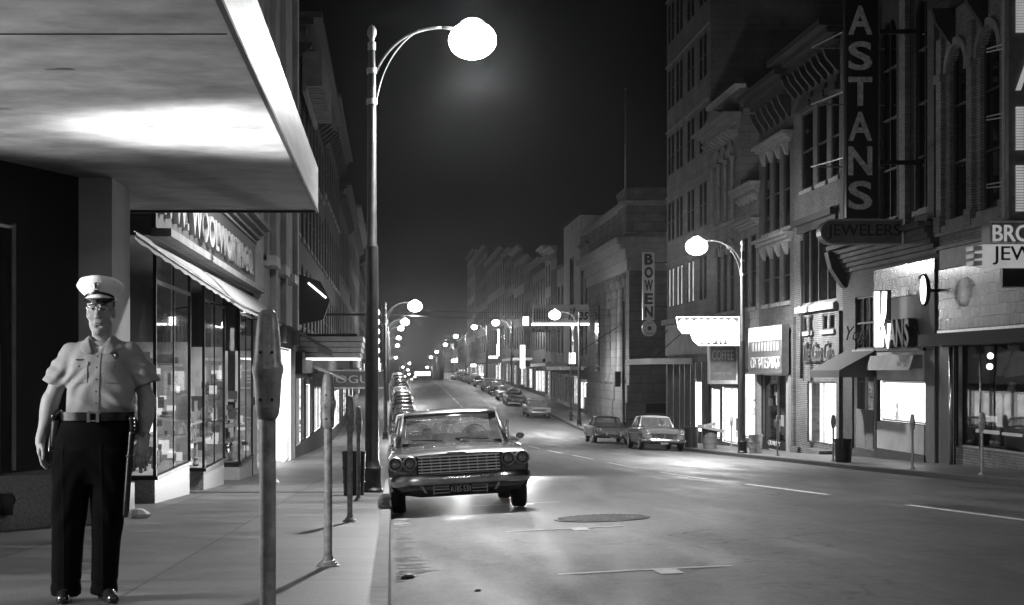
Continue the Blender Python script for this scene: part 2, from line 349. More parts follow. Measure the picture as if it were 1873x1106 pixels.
# ---------------------------------------------------------------- text
def text(body, parent, name, material, centre, xdir, width, height, up=(0,0,1), extrude=.02, shear=0, bold=0.0, vertical=False, flat=False):
    cu = bpy.data.curves.new('tmp', 'FONT'); cu.body = body; cu.align_x = 'CENTER'; cu.align_y = 'CENTER'
    cu.size = 1; cu.extrude = 0.0 if flat else .5; cu.shear = shear; cu.offset = bold; cu.space_line = .78 if vertical else 1.0
    cu.resolution_u = 4
    o = bpy.data.objects.new('tmp', cu); col.objects.link(o)
    dg = bpy.context.evaluated_depsgraph_get(); dg.update()
    me = bpy.data.meshes.new_from_object(o.evaluated_get(dg))
    bpy.data.objects.remove(o); bpy.data.curves.remove(cu)
    co = np.empty(len(me.vertices)*3, np.float32); me.vertices.foreach_get('co', co); co = co.reshape(-1, 3)
    lo = co.min(0); hi = co.max(0); c = (lo+hi)/2; sz = np.maximum(hi-lo, 1e-6)
    xd = np.array(Vector(xdir).normalized()); ud = np.array(Vector(up).normalized()); nd = np.cross(xd, ud)
    if height is None: height = width*sz[1]/sz[0]
    if width is None: width = height*sz[0]/sz[1]
    q = (co-c)/sz
    base = np.array(WLOC[parent.name]) if parent is not None else np.zeros(3)
    p = np.array(centre)[None]-base[None]+q[:, :1]*width*xd+q[:, 1:2]*height*ud+(q[:, 2:3]*2*extrude*nd if not flat else 0)
    me.vertices.foreach_set('co', p.astype(np.float32).ravel()); me.update()
    me.materials.clear(); me.materials.append(material); me.name = name
    ob = bpy.data.objects.new(name, me); col.objects.link(ob)
    if parent is not None: ob.parent = parent; WLOC[ob.name] = WLOC[parent.name]
    return ob
RIGHT_DIR = (0,-1,0); LEFT_DIR = (0,1,0); FRONT_DIR = (1,0,0)

# ---------------------------------------------------------------- ground, road, pavements
ys = [-50+i*2.0 for i in range(0, 190)] + [330+i*10 for i in range(0, 85)]
def strip(name, xs, zf, y0, y1, material, label=None, curved=True, dz=0):
    yy = sorted(set([y0, y1]+[y for y in ys if y0 < y < y1]))
    mb = MB(); n = len(xs)
    mb._add([(x+(curve_x(y) if curved else 0), y, zf(x, y)+dz) for y in yy for x in xs],
            [(k*n+i, k*n+i+1, (k+1)*n+i+1, (k+1)*n+i) for k in range(len(yy)-1) for i in range(n-1)])
    o = mb.build(name, material, smooth=True); return tag(o, kind='structure', label=label)
strip('ground', [-400,-60,-12,0,8,13.4,30,80,500], lambda x, y: S(y)-.5-max(0, abs(x-6)-40)*.02, -50, 1170, M_earth)
strip('road', [0+RW*i/64 for i in range(65)], road_z, -50, 1170, M_asphalt)
def kerb(name, x0, x1, y0, y1, zf):
    yy = sorted(set([y0, y1]+[y for y in ys if y0 < y < y1])); mb = MB(); rs = []
    for y in yy:
        c = curve_x(y); z = zf(y)+.006
        e = .018 if x0 >= 0 and x1 > 5 else 0; e2 = 0 if e else .018
        rs.append([(x0+c, y, z-.35), (x0+c, y, z-.02 if e else z), (x0+c+e, y, z), (x1+c-e2, y, z), (x1+c, y, z-.02 if e2 else z), (x1+c, y, z-.35)])
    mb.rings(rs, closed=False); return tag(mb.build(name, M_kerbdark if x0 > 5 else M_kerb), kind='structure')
kerb('kerb', -.13, 0, -50, 1170, lambda y: S(y))
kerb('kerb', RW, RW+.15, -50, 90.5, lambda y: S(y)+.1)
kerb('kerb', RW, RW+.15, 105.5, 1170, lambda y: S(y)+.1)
strip('pavement', [-9,-6,-4,-2,-.13], lambda x, y: S(y), -50, 1170, M_pave)
strip('pavement', [RW+.15, 15, 16.5, 24], lambda x, y: S(y)+.1, -50, 90.5, M_pave)
strip('pavement', [RW+.15, 15, 16.5, 24], lambda x, y: S(y)+.1, 105.5, 1170, M_pave)
strip('side_street', [RW, 15, 20, 60], lambda x, y: S(y)-.03, 90.5, 105.5, M_asphalt, curved=False)
# painted lines
def paint(name, x0, x1, y0, y1, sk=0):
    mb = MB(); n = max(1, int((y1-y0)/1.0)); m = max(1, int((x1-x0)/.12)); vs = []
    for i in range(n+1):
        y = y0+(y1-y0)*i/n
        for j in range(m+1): x = x0+(x1-x0)*j/m; vs.append((x+curve_x(y), y, road_z(x, y)+.006))
    mb._add(vs, [(i*(m+1)+j, i*(m+1)+j+1, (i+1)*(m+1)+j+1, (i+1)*(m+1)+j) for i in range(n) for j in range(m)])
    return mb
mb = MB(); y = 14.0; k = 0
while y < 330:
    q = paint('', 6.5, 6.6, y, y+5.4); mb._add(q.v, q.f); y += 8.9
    k += 1
tag(mb.build('lane_line', M_paint), 'broken pale centre line painted along the asphalt road', 'road marking', kind='structure')
mb = MB()
for y in (11.4, 16.6, 22.9, 29.1):
    q = paint('', 1.25, 2.55, y, y+.09); mb._add(q.v, q.f)
    q = paint('', 1.95, 2.12, y-.36, y-.004); mb._add(q.v, q.f)
tag(mb.build('parking_bay_line', M_paintworn), 'faint painted T marks of the kerbside parking bays', 'road marking', kind='structure')
# ---------------------------------------------------------------- buildings
class Fac:
    """a facade plane parallel to the street; o = distance out towards the street"""
    def __init__(s, X0, sgn): s.X0 = X0; s.s = sgn
    def P(s, o, y, z): return (s.X0+s.s*o, y, z)
    def box(s, mb, o0, o1, y0, y1, z0, z1): mb.box(s.X0+s.s*o0, s.X0+s.s*o1, y0, y1, z0, z1)
def wall_body(F, y0, y1, z0, z1, holes, depth=14, rec=.28):
    """front wall with recessed openings, plus end walls, back and roof; hole = (ya,yb,za,zb,arch)"""
    mb = MB(); P = F.P
    ys_ = sorted(set([y0, y1]+[h[0] for h in holes]+[h[1] for h in holes]))
    zs_ = sorted(set([z0, z1]+[h[2] for h in holes]+[h[3] for h in holes]))
    for i in range(len(ys_)-1):
        for j in range(len(zs_)-1):
            ym = (ys_[i]+ys_[i+1])/2; zm = (zs_[j]+zs_[j+1])/2
            if any(h[0] < ym < h[1] and h[2] < zm < h[3] for h in holes): continue
            mb.quad(P(0, ys_[i], zs_[j]), P(0, ys_[i+1], zs_[j]), P(0, ys_[i+1], zs_[j+1]), P(0, ys_[i], zs_[j+1]))
    for h in holes:
        ya, yb, za, zb = h[:4]; arch = len(h) > 4 and h[4]; r = (yb-ya)/2
        zt = zb
        mb.quad(P(0, ya, za), P(-rec, ya, za), P(-rec, ya, zt), P(0, ya, zt))
        mb.quad(P(0, yb, za), P(-rec, yb, za), P(-rec, yb, zt), P(0, yb, zt))
        mb.quad(P(0, ya, za), P(0, yb, za), P(-rec, yb, za), P(-rec, ya, za))
        mb.quad(P(0, ya, zt), P(0, yb, zt), P(-rec, yb, zt), P(-rec, ya, zt))
        if arch:
            yc = (ya+yb)/2; n = 8; zs0 = zb-r
            for sg in (-1, 1):
                pts = [(yc+sg*r*math.cos(PI/2*k/n), zs0+r*math.sin(PI/2*k/n)) for k in range(n+1)]
                mb.poly([P(-.01, y, z) for y, z in pts]+[P(-.01, yc+sg*r, zb)])
                for k in range(n):
                    mb.quad(P(-.01, *pts[k]), P(-.01, *pts[k+1]), P(-rec, *pts[k+1]), P(-rec, *pts[k]))
    mb.quad(P(0, y0, z0), P(-depth, y0, z0), P(-depth, y0, z1), P(0, y0, z1))
    mb.quad(P(0, y1, z0), P(-depth, y1, z0), P(-depth, y1, z1), P(0, y1, z1))
    mb.quad(P(-depth, y0, z0), P(-depth, y1, z0), P(-depth, y1, z1), P(-depth, y0, z1))
    mb.quad(P(0, y0, z1-.3), P(0, y1, z1-.3), P(-depth, y1, z1-.3), P(-depth, y0, z1-.3))
    return mb
def window(F, root, ya, yb, za, zb, rec=.28, frame=None, pane=None, mull=1, rails=1, fw=.06, sill=True, sillm=None, name='window'):
    mb = MB(); o0, o1 = -rec+.01, -rec+.09
    F.box(mb, o0, o1, ya+.003, ya+fw, za+.003, zb-.003); F.box(mb, o0, o1, yb-fw, yb-.003, za+.003, zb-.003)
    F.box(mb, o0, o1, ya+fw, yb-fw, za+.003, za+fw); F.box(mb, o0, o1, ya+fw, yb-fw, zb-fw, zb-.003)
    for k in range(mull):
        y = ya+(yb-ya)*(k+1)/(mull+1); F.box(mb, o0+.005, o1-.01, y-.025, y+.025, za+fw, zb-fw)
    for k in range(rails):
        z = za+(zb-za)*(k+1)/(rails+1); F.box(mb, o0+.002, o1-.003, ya+fw, yb-fw, z-.03, z+.03)
    w = mb.build(name, frame or M_trimdark, root)
    p = MB(); p.quad(F.P(-rec+.03, ya, za), F.P(-rec+.03, yb, za), F.P(-rec+.03, yb, zb), F.P(-rec+.03, ya, zb))
    p.build('pane', pane or M_darkglass, w)
    if sill:
        q = MB(); F.box(q, -rec+.1, .09, ya-.1, yb+.1, za-.16, za-.003); q.build('sill', sillm or M_trim, w)
    return w
def cornice(F, y0, y1, ztop, proj=.6, h=.7, steps=4, brackets=0, bh=.5, ends=True):
    mb = MB(); e = proj*.5 if ends else 0
    for k in range(steps):
        a = (k+1)/steps
        z0 = ztop-h+h*k/steps; F.box(mb, 0.01 if k == 0 else 0.002, proj*a**1.3, y0-e*a, y1+e*a, z0, z0+h/steps-(.012 if k < steps-1 else 0))
    if brackets:
        for i in range(brackets):
            y = y0+(y1-y0)*(i+.5)/brackets
            pts = [F.P(.004, y-.09, ztop-h-.003), F.P(proj*.62, y-.09, ztop-h-.003), F.P(proj*.5, y-.09, ztop-h-bh*.4), F.P(.1, y-.09, ztop-h-bh), F.P(.004, y-.09, ztop-h-bh)]
            mb.prism(pts, (0, .18, 0))
    return mb
def display(F, root, ya, yb, za, zb, glow, depth=1.1, goods=0, seed=0, pane=M_shopglass, framem=None, mull=1, side=None, floor=True, name='shop_window'):
    """glazed display window: alcove behind clear glass with a lit back wall and goods"""
    mb = MB(); P = F.P; fw = .06
    F.box(mb, -.16, -.05, ya+.003, ya+fw, za+.003, zb-.003); F.box(mb, -.16, -.05, yb-fw, yb-.003, za+.003, zb-.003)
    F.box(mb, -.16, -.05, ya+fw, yb-fw, za+.003, za+fw); F.box(mb, -.16, -.05, ya+fw, yb-fw, zb-fw, zb-.003)
    for k in range(mull):
        y = ya+(yb-ya)*(k+1)/(mull+1); F.box(mb, -.155, -.06, y-.022, y+.022, za+fw, zb-fw)
    w = mb.build(name, framem or M_alu, root)
    a = MB()
    a.quad(P(-depth, ya, za), P(-depth, yb, za), P(-depth, yb, zb), P(-depth, ya, zb)); a.build('display_backdrop', glow, w)
    a = MB()
    for z in (za, zb): a.quad(P(-.01, ya, z), P(-.01, yb, z), P(-depth, yb, z), P(-depth, ya, z))
    for y in (ya, yb): a.quad(P(-.01, y, za), P(-depth, y, za), P(-depth, y, zb), P(-.01, y, zb))
    a.build('display_lining', side or glow, w)
    if pane: g = MB(); g.quad(P(-.1, ya, za), P(-.1, yb, za), P(-.1, yb, zb), P(-.1, ya, zb)); g.build('pane', pane, w)
    if goods:
        rn = random.Random(seed); gb = MB()
        for i in range(goods):
            y = rn.uniform(ya+.2, yb-.2); w_ = rn.uniform(.05, .16); h = rn.uniform(.15, min(.9, (zb-za)*.55)); d = rn.uniform(.35, depth-.25)
            t = rn.random()
            if t < .4: F.box(gb, -d-.06, -d, y-w_, y+w_, za+.002, za+h)
            elif t < .7: gb.lathe(P(-d, y, za+.002), [(w_*.6, 0), (w_*.7, h*.2), (w_*.25, h*.5), (w_*.4, h*.8), (w_*.2, h)], 10)
            else: F.box(gb, -d-.02, -d, y-w_*1.3, y+w_*1.3, za+h*.7, za+h*1.5)
        gb.build('goods', [M_wood, M_card][seed % 2], w)
    return w
def shape_parts(root, mb, name, m, **k):
    return mb.build(name, m, root, **k)

FR = Fac(XR, -1); FL = Fac(XL, 1)
def base_at(y0, y1): return min(S(y0), S(y1))-.4

# ======== right side, nearest first
# --- jeweller's pale brick building at the frame's right edge
y0, y1 = 29.0, 46.06
R = thing('jeweller_building', 'pale brick building with tall arched windows over the shop with the glazed tile band', 'building', (XR, y0, base_at(y0, y1)))
hw = [(43.9, 45.2), (41.5, 42.85), (39.0, 40.3), (36.6, 37.9), (34.2, 35.5), (31.8, 33.1)]
holes = [(a, b, 4.45, 9.45, True) for a, b in hw]+[(36.2, 44.7, -2.2, .95)]
wall_body(FR, y0, y1, base_at(y0, y1), 13.5, holes, rec=.2).build('wall', M_bricklight, R)
for a, b in hw:
    window(FR, R, a, b, 4.45, 9.45, rec=.2, mull=0, rails=2, fw=.09)
    mb = MB(); r = (b-a)/2; yc = (a+b)/2; zc = 9.45-r
    ro, ri = r+.28, r+.06
    for k in range(12):
        t0, t1 = PI*k/12, PI*(k+1)/12-.01
        pts = [FR.P(.003, yc+q*math.cos(t), zc+q*math.sin(t)) for q, t in ((ri, t0), (ro, t0), (ro, t1), (ri, t1))]
        mb.prism(pts, (-.1, 0, 0))
    mb.build('arch_hood', M_trim, R)
for y in (45.75, 43.35, 40.9, 38.5, 36.1, 33.7, 31.3):
    mb = MB(); FR.box(mb, .003, .14, y-.2, y+.2, 4.1, 9.9); FR.box(mb, .003, .2, y-.26, y+.26, 8.6, 8.85); FR.box(mb, .003, .2, y-.26, y+.26, 4.1, 4.6)
    mb.build('pilaster', M_bricklight, R)
cornice(FR, y0, y1-.02, 11.9, 1.1, 1.3, 5, 7, 1.1, ends=False).build('cornice', M_trimdark, R)
mb = MB(); FR.box(mb, .003, .16, y0, y1-.01, 4.02, 4.28); FR.box(mb, .003, .1, y0, y1-.01, 3.62, 3.72); mb.build('sill_course', M_trim, R)
mb = MB(); FR.box(mb, .003, .06, y0, y1-.2, 3.04, 3.6); mb.build('fascia_band', M_stucco, R)
mb = MB(); FR.box(mb, .003, .09, y0, y1-.2, 1.22, 3.0); mb.build('tile_panel', M_tile, R)
mb = MB(); FR.box(mb, .003, .14, y0, y1-.2, 1.1, 1.2); mb.build('metal_moulding', M_alu, R)
mb = MB(); FR.box(mb, .01, .75, y0, y1-.3, .72, 1.08); mb.build('awning_box', M_canvasdark, R)
mb = MB(); FR.box(mb, .003, .05, 44.72, y1-.2, base_at(y0, y1), .72); mb.build('shop_pier', M_black, R)
mb = MB(); mb.tube([FR.P(.12, 44.78, S(45)+.1), FR.P(.12, 44.78, .7)], .055, 10); mb.build('chrome_post', M_chrome, R, smooth=True)
mb = MB(); mb.tube([FR.P(.1, 42.6, -2.2), FR.P(.1, 42.6, .7)], .03, 8); mb.build('window_post', M_alu, R, smooth=True)
w = display(FR, R, 36.2, 44.7, -2.2, .95, M_dark, depth=1.5, goods=0, mull=0, side=M_dark)
# big cut-out panels and a tube light standing in the window
mb = MB()
def slab(o, pts, t=.05): mb.prism([FR.P(-o, y, z) for y, z in pts], (t, 0, 0))
slab(.9, [(44.5,-2.19),(43.9,-2.19),(43.6,-1.2),(43.0,-.75),(42.7,-.35),(43.0,-.3),(43.5,-.8),(44.1,-1.1)])
slab(1.2, [(44.6,.1),(44.1,-.2),(42.0,-.05),(40.5,.25),(40.6,.45),(43.9,.6),(44.6,.6)])
slab(1.25, [(42.2,-2.19),(41.5,-2.19),(41.0,-1.2),(41.2,-.8),(42.0,-1.3)])
slab(1.0, [(40.6,-2.19),(39.4,-2.19),(39.6,-.8),(39.9,.1),(40.2,-.5)])
slab(1.1, [(44.5,-.15),(44.2,-.15),(43.4,.55),(44.4,.7)])
mb.build('cut_out_panel', M_stuccogrey, w)
mb = MB()
slab(.7, [(42.9,-2.18),(41.1,-2.18),(40.9,-1.4),(41.4,-.9),(40.9,-.2),(41.0,.1),(41.2,-.25),(41.9,-.75),(42.2,-.5),(42.6,-.75),(43.0,-1.3)])
slab(.8, [(39.9,-2.18),(38.2,-2.18),(38.4,-1.0),(39.2,-.6),(39.8,-1.2)])
mb.build('display_figure', M_black, w)
mb = MB(); FR.box(mb, -.5, -.42, 42.75, 44.3, -1.78, -1.68); FR.box(mb, -.5, -.42, 41.2, 42.4, -1.78, -1.7); FR.box(mb, -.6, -.52, 43.2, 44.0, -1.45, -1.28)
mb.build('light_tube', E_signface, w)
mb = MB(); mb.ball(FR.P(-.3, 42.9, .42), .09, .09, .09, 10, 6); mb.build('bulb', E_neon, w)
mb = MB(); mb.ball(FR.P(-.3, 42.95, .12), .09, .09, .09, 10, 6); mb.build('bulb', E_neon, w)

# --- dark brick building with the jewellers' blade sign; eyewear shop below
y0, y1 = 46.08, 55.9
R = thing('arcaded_brick_building', 'dark brick building of tall arches above the shop with glowing script letters', 'building', (XR, y0, base_at(y0, y1)))
hw = [(46.75, 48.15), (49.95, 51.55), (52.4, 54.6)]
holes = [(a, b, 5.0, 11.7, True) for a, b in hw]+[(a, b, 12.6, 16, False) for a, b in hw]+[(47.2, 51.6, -1.66, -.33), (52.0, 54.75, -2.75, -.02), (52.2, 54.4, .75, 2.6)]
wall_body(FR, y0, y1, base_at(y0, y1), 18, holes, rec=.14).build('wall', M_brickdark, R)
for a, b in hw:
    window(FR, R, a, b, 5.0, 11.7, rec=.14, mull=1, rails=3, fw=.08, sillm=M_trimdark)
    window(FR, R, a, b, 12.6, 16, rec=.14, mull=1, rails=1, fw=.08, sillm=M_trimdark)
window(FR, R, 52.2, 54.4, .75, 2.6, rec=.14, mull=2, rails=1)
for y in (48.95, 46.35, 52.0, 55.4):
    mb = MB(); FR.box(mb, .003, .16, y-.28, y+.28, 4.6, 12.2); mb.build('pilaster', M_bricklight if y == 48.95 else M_brickgrey, R)
mb = MB()
for k in range(5): FR.box(mb, .004+(.002*k), .08+.09*k, y0+.02, y1-.02, 3.55+.16*k, 3.69+.16*k)
FR.box(mb, .003, .62, y0+.02, y1-.02, 4.37, 4.52); mb.build('corbel_cornice', M_brickgrey, R)
mb = MB(); mb.prism([FR.P(.01, y1-.5, 4.3), FR.P(.7, y1-.5, 4.3), FR.P(.55, y1-.5, 3.7), FR.P(.15, y1-.5, 3.1), FR.P(.01, y1-.5, 3.0)], (0, .45, 0)); mb.build('end_bracket', M_trimdark, R)
mb = MB(); FR.box(mb, .003, .07, 46.3, 52.05, 2.4, 3.4); mb.build('upper_tile_band', M_tile, R)
mb = MB(); FR.box(mb, .003, .06, 46.3, 52.05, .66, 2.38); FR.box(mb, .003, .06, 46.3, 47.1, base_at(y0, y1), .64); mb.build('stone_panel', M_stuccogrey, R)
mb = MB(); FR.box(mb, .003, .08, 47.15, 51.75, -.3, .62); FR.box(mb, .003, .08, 47.15, 51.75, -2.6, -1.7); mb.build('pale_panel', M_stucco, R)
mb = MB(); FR.box(mb, .01, .34, 47.3, 51.6, .08, .5); mb.prism([FR.P(.34, 47.3, .5), FR.P(.5, 47.3, .02), FR.P(.34, 47.3, .08)], (0, 4.3, 0)); mb.build('roller_blind_box', M_canvas, R)
mb = MB(); FR.box(mb, .003, .1, 47.1, 51.75, base_at(y0, y1), -2.62); mb.build('plinth', M_black, R)
mb = MB(); FR.box(mb, .003, .1, 51.77, 52.0, base_at(y0, y1), .62); mb.build('door_post', M_black, R)
display(FR, R, 47.2, 51.6, -1.66, -.33, E_shop, depth=.9, goods=4, seed=3, mull=0)
w = display(FR, R, 52.0, 54.75, -2.75, -.02, E_shopmid, depth=1.3, goods=4, seed=5, mull=1, side=M_dark)
mb = MB(); FR.box(mb, -.14, -.06, 52.6, 54.5, -2.7, -1.35); mb.build('door_panel', M_stuccogrey, w)
mb = MB()
mb.quad(FR.P(.02, 51.9, .72), FR.P(.02, 55.5, .72), FR.P(1.3, 55.5, .02), FR.P(1.3, 51.9, .02))
mb.quad(FR.P(1.3, 51.9, .02), FR.P(1.3, 55.5, .02), FR.P(1.31, 55.5, -.22), FR.P(1.31, 51.9, -.22))
mb.poly([FR.P(.02, 51.9, .72), FR.P(1.3, 51.9, .02), FR.P(1.3, 51.9, -.22), FR.P(.02, 51.9, -.22)])
mb.build('awning', M_canvasdark, R)

# --- credit company brick building
y0, y1 = 55.92, 62.7
R = thing('brick_office_building', 'three storey dark brick building with script lettering over a small lit display window', 'building', (XR, y0, base_at(y0, y1)))
h1 = [(56.35, 57.35), (57.95, 59.25), (59.85, 61.5)]
holes = [(a, b, 7.2, 10.3) for a, b in h1]+[(56.7, 61.7, 2.6, 5.75)]+[(56.9, 57.6, 1.55, 2.15), (57.8, 58.5, 1.55, 2.15), (59.8, 60.5, 1.55, 2.15), (60.7, 61.4, 1.55, 2.15), (56.75, 60.65, -2.8, -.42)]
wall_body(FR, y0, y1, base_at(y0, y1), 12.3, holes, rec=.12).build('wall', M_brick, R)
for a, b in h1: window(FR, R, a, b, 7.2, 10.3, rec=.12, mull=0, rails=1, fw=.08)
window(FR, R, 56.7, 61.7, 2.6, 5.75, rec=.12, mull=3, rails=0, fw=.1, frame=M_stuccogrey)
for a, b in ((56.9, 57.6), (57.8, 58.5), (59.8, 60.5), (60.7, 61.4)): window(FR, R, a, b, 1.55, 2.15, rec=.12, mull=0, rails=0, name='vent')
for a, b in h1:
    mb = MB(); FR.box(mb, .003, .22, a-.15, b+.15, 10.35, 10.6); FR.box(mb, .003, .12, a-.1, b+.1, 10.6, 10.9); mb.build('window_hood', M_trimdark, R)
cornice(FR, y0, y1, 12.75, 1.0, .9, 4, 8, .8).build('cornice', M_trimdark, R)
mb = MB(); FR.box(mb, .003, .3, 56.5, 61.9, 5.8, 6.05); FR.box(mb, .003, .1, 56.5, 61.9, 5.8-.3, 5.79); mb.build('lintel', M_trimdark, R)
mb = MB(); FR.box(mb, .003, .18, 56.5, 61.9, 2.3, 2.55); mb.build('sill_course', M_trim, R)
mb = MB(); FR.box(mb, .003, .12, y1-.35, y1-.05, base_at(y0, y1), 2.2); FR.box(mb, .003, .12, y0+.05, y0+.3, base_at(y0, y1), 2.2); mb.build('quoin', M_brickgrey, R)
w = display(FR, R, 56.75, 60.65, -2.8, -.42, E_shop, depth=.5, goods=0, seed=8, mull=1, side=M_brickgrey)
mb = MB(); FR.box(mb, -.12, .5, 57.2, 61.4, base_at(y0, y1), -3.0); mb.build('planter_wall', M_brick, R)
mb = MB(); mb.tube([FR.P(.09, 61.2, -.3), FR.P(.09, 61.2, 5.2)], .06, 8); mb.build('downpipe', M_trimdark, R, smooth=True)
text('The Cato Co', R, 'script_lettering', M_alu, FR.P(.12, 58.9, .75), RIGHT_DIR, 3.7, .75, extrude=.04, shear=.45)
mb = MB(); FR.box(mb, .003, .05, 57.0, 60.9, .3, .34); mb.build('letter_rail', M_black, R)

# --- narrow drug store building
y0, y1 = 62.72, 68.6
R = thing('drug_store_building', 'narrow brick building with bracketed window hoods above the drug store', 'building', (XR, y0, base_at(y0, y1)))
h1 = [(63.3, 64.4), (65.0, 66.1), (66.7, 67.8)]
holes = [(a, b, 6.0, 9.2) for a, b in h1]+[(a, b, 2.9, 5.1) for a, b in h1]+[(63.0, 68.2, -3.25, -.15)]
wall_body(FR, y0, y1, base_at(y0, y1), 11.9, holes, rec=.12).build('wall', M_brickgrey, R)
for a, b in h1:
    window(FR, R, a, b, 6.0, 9.2, rec=.12, mull=0, rails=1); window(FR, R, a, b, 2.9, 5.1, rec=.12, mull=0, rails=1)
for zt in (9.9, 5.75):
    m_ = MB(); q = cornice(FR, 63.0, 68.1, zt, .45, .4, 3, 4, .5); q.build('window_hood', M_trim, R)
cornice(FR, y0, y1, 12.3, .9, .9, 4, 6, .9).build('cornice', M_trimdark, R)
mb = MB(); FR.box(mb, .003, .2, y0+.05, y0+.45, base_at(y0, y1), -.15); FR.box(mb, .003, .2, y1-.45, y1-.05, base_at(y0, y1), -.15); mb.build('marble_pier', M_bulk, R)
w = display(FR, R, 63.0, 68.2, -3.25, -.15, M_stuccogrey, depth=.9, goods=14, seed=4, mull=1, side=M_dark)
rn = random.Random(5)
for k in range(9):
    mb = MB(); yy = 63.5+rn.random()*4.1; zz = -2.6+rn.random()*1.9; a = rn.uniform(.15, .35); b = rn.uniform(.15, .3); FR.box(mb, -.2-.01*k, -.19-.01*k, yy-a, yy+a, zz-b, zz+b)
    mb.build('poster', [M_paper, M_card, M_stuccogrey][k % 3], w)
mb = MB(); FR.box(mb, .01, .06, 63.4, 67.7, -3.7, -2.95); mb.build('shop_base_panel', M_black, R)
text('QUALITY', R, 'base_lettering', M_signwhite, FR.P(.08, 65.6, -3.12), RIGHT_DIR, 2.1, .24, extrude=.01)
text('DRUGS', R, 'base_lettering', M_signwhite, FR.P(.08, 65.6, -3.48), RIGHT_DIR, 1.7, .24, extrude=.01)

# --- low pale building between drug store and arcade building
y0, y1 = 68.62, 72.4
R = thing('low_pale_building', 'low pale stone building squeezed between the drug store and the arcaded gable', 'building', (XR, y0, base_at(y0, y1)))
holes = [(69.2, 70.2, 2.9, 6.2), (70.8, 71.8, 2.9, 6.2), (68.9, 72.1, -3.1, -.1)]
wall_body(FR, y0, y1, base_at(y0, y1), 8.3, holes, rec=.12).build('wall', M_stone, R)
for a, b in ((69.2, 70.2), (70.8, 71.8)): window(FR, R, a, b, 2.9, 6.2, rec=.12, mull=0, rails=1)
cornice(FR, y0, y1, 8.5, .5, .5, 3, 5, .3).build('cornice', M_trim, R)
cornice(FR, y0+.1, y1-.1, 6.9, .4, .35, 3, 0).build('window_hood', M_trim, R)
w = display(FR, R, 68.9, 72.1, -3.1, -.1, E_shop, depth=.8, goods=5, seed=11, mull=0)
text('SALE', w, 'window_lettering', M_black, FR.P(-.2, 69.9, -1.2), RIGHT_DIR, 1.3, .45, extrude=.004)
text('20  3', w, 'window_lettering', M_black, FR.P(-.2, 70.0, -1.85), RIGHT_DIR, 1.5, .38, extrude=.004)
mb = MB(); FR.box(mb, .003, .12, 69.0, 72.0, .1, 1.1); mb.build('sign_band', M_signred, R)

# --- gabled arcade building
y0, y1 = 72.42, 79.0
R = thing('gabled_arcade_building', 'pale stone building with a pedimented cornice and slender arcaded windows under the tower', 'building', (XR, y0, base_at(y0, y1)))
h1 = [(73.6, 74.6), (75.1, 76.1), (76.6, 77.6)]
holes = [(a, b, 7.3, 10.9, True) for a, b in h1]+[(a, b, 2.9, 6.2, True) for a, b in h1]+[(72.9, 76.2, -3.5, -.8), (76.8, 78.7, -3.4, -.9)]
wall_body(FR, y0, y1, base_at(y0, y1), 13.4, holes, rec=.14).build('wall', M_stone, R)
for a, b in h1:
    window(FR, R, a, b, 7.3, 10.9, rec=.14, mull=1, rails=1); window(FR, R, a, b, 2.9, 6.2, rec=.14, mull=1, rails=1)
    mb = MB(); yc = (a+b)/2; r = (b-a)/2
    for zc in (10.9-r, 6.2-r):
        for k in range(10):
            t0, t1 = PI*k/10, PI*(k+1)/10
            mb.prism([FR.P(.003, yc+q*math.cos(t), zc+q*math.sin(t)) for q, t in ((r+.02, t0), (r+.2, t0), (r+.2, t1), (r+.02, t1))], (-.12, 0, 0))
    mb.build('arch_hood', M_trim, R)
for y in (73.3, 74.85, 76.35, 77.9):
    mb = MB(); mb.lathe(FR.P(.16, y, 7.3), [(.13, 0), (.13, .12), (.085, .18), (.08, 2.7), (.12, 2.85), (.15, 3.0)], 10); mb.build('colonnette', M_trim, R, smooth=True, angle=40)
cornice(FR, y0, y1, 12.2, .9, .7, 5, 9, .35).build('cornice', M_trim, R)
mb = MB(); mb.prism([FR.P(.12, y0+.4, 12.2), FR.P(.12, y1-.4, 12.2), FR.P(.12, (y0+y1)/2, 12.95)], (-.5, 0, 0)); mb.build('pediment', M_trim, R)
mb = MB(); FR.box(mb, -.3, .25, y0, y1, 13.4, 13.6); mb.build('parapet_coping', M_signwhite, R)
display(FR, R, 72.9, 76.2, -3.5, -.8, E_shop, depth=.9, goods=6, seed=13, mull=1)
display(FR, R, 76.8, 78.7, -3.4, -.9, E_shop, depth=.9, goods=3, seed=14, mull=0)

# --- the tall office tower
y0, y1 = 79.02, 91.5
R = thing('office_tower', 'tall many storey stone office tower rising out of the picture', 'tower', (XR, y0, base_at(y0, y1)))
bays = []
for c in (80.9, 84.2, 87.5, 90.1):
    for dy in (-.55, .55): bays.append((c+dy-.38, c+dy+.38))
floors = [(3.75+3.9*k, 6.05+3.9*k) for k in range(8)]
holes = [(a, b, za, zb) for a, b in bays for za, zb in floors]
wall_body(FR, y0, y1, base_at(y0, y1), 36, holes, depth=16, rec=.08).build('wall', M_stone, R)
for fi, (za, zb) in enumerate(floors):
    for bi, (a, b) in enumerate(bays):
        window(FR, R, a, b, za, zb, rec=.08, mull=0, rails=0 if fi == 0 else 1, pane=E_window if fi == 0 and bi > 1 else M_darkglass, sill=False)
mb = MB()
for k in range(8): FR.box(mb, .003, .1, y0+.02, y1-.02, 2.9+3.9*k+3.4, 2.9+3.9*k+3.5)
FR.box(mb, .003, .35, y0+.02, y1-.02, 2.7, 3.0); mb.build('string_course', M_trim, R)
mb = MB(); FR.box(mb, .003, .12, y0+.1, y1-.1, .9, 2.68); mb.build('pale_band', M_stucco, R)
mb = MB(); FR.box(mb, .003, .08, y0+.1, y1-.1, base_at(y0, y1), .5); mb.build('shop_wall', M_dark, R)
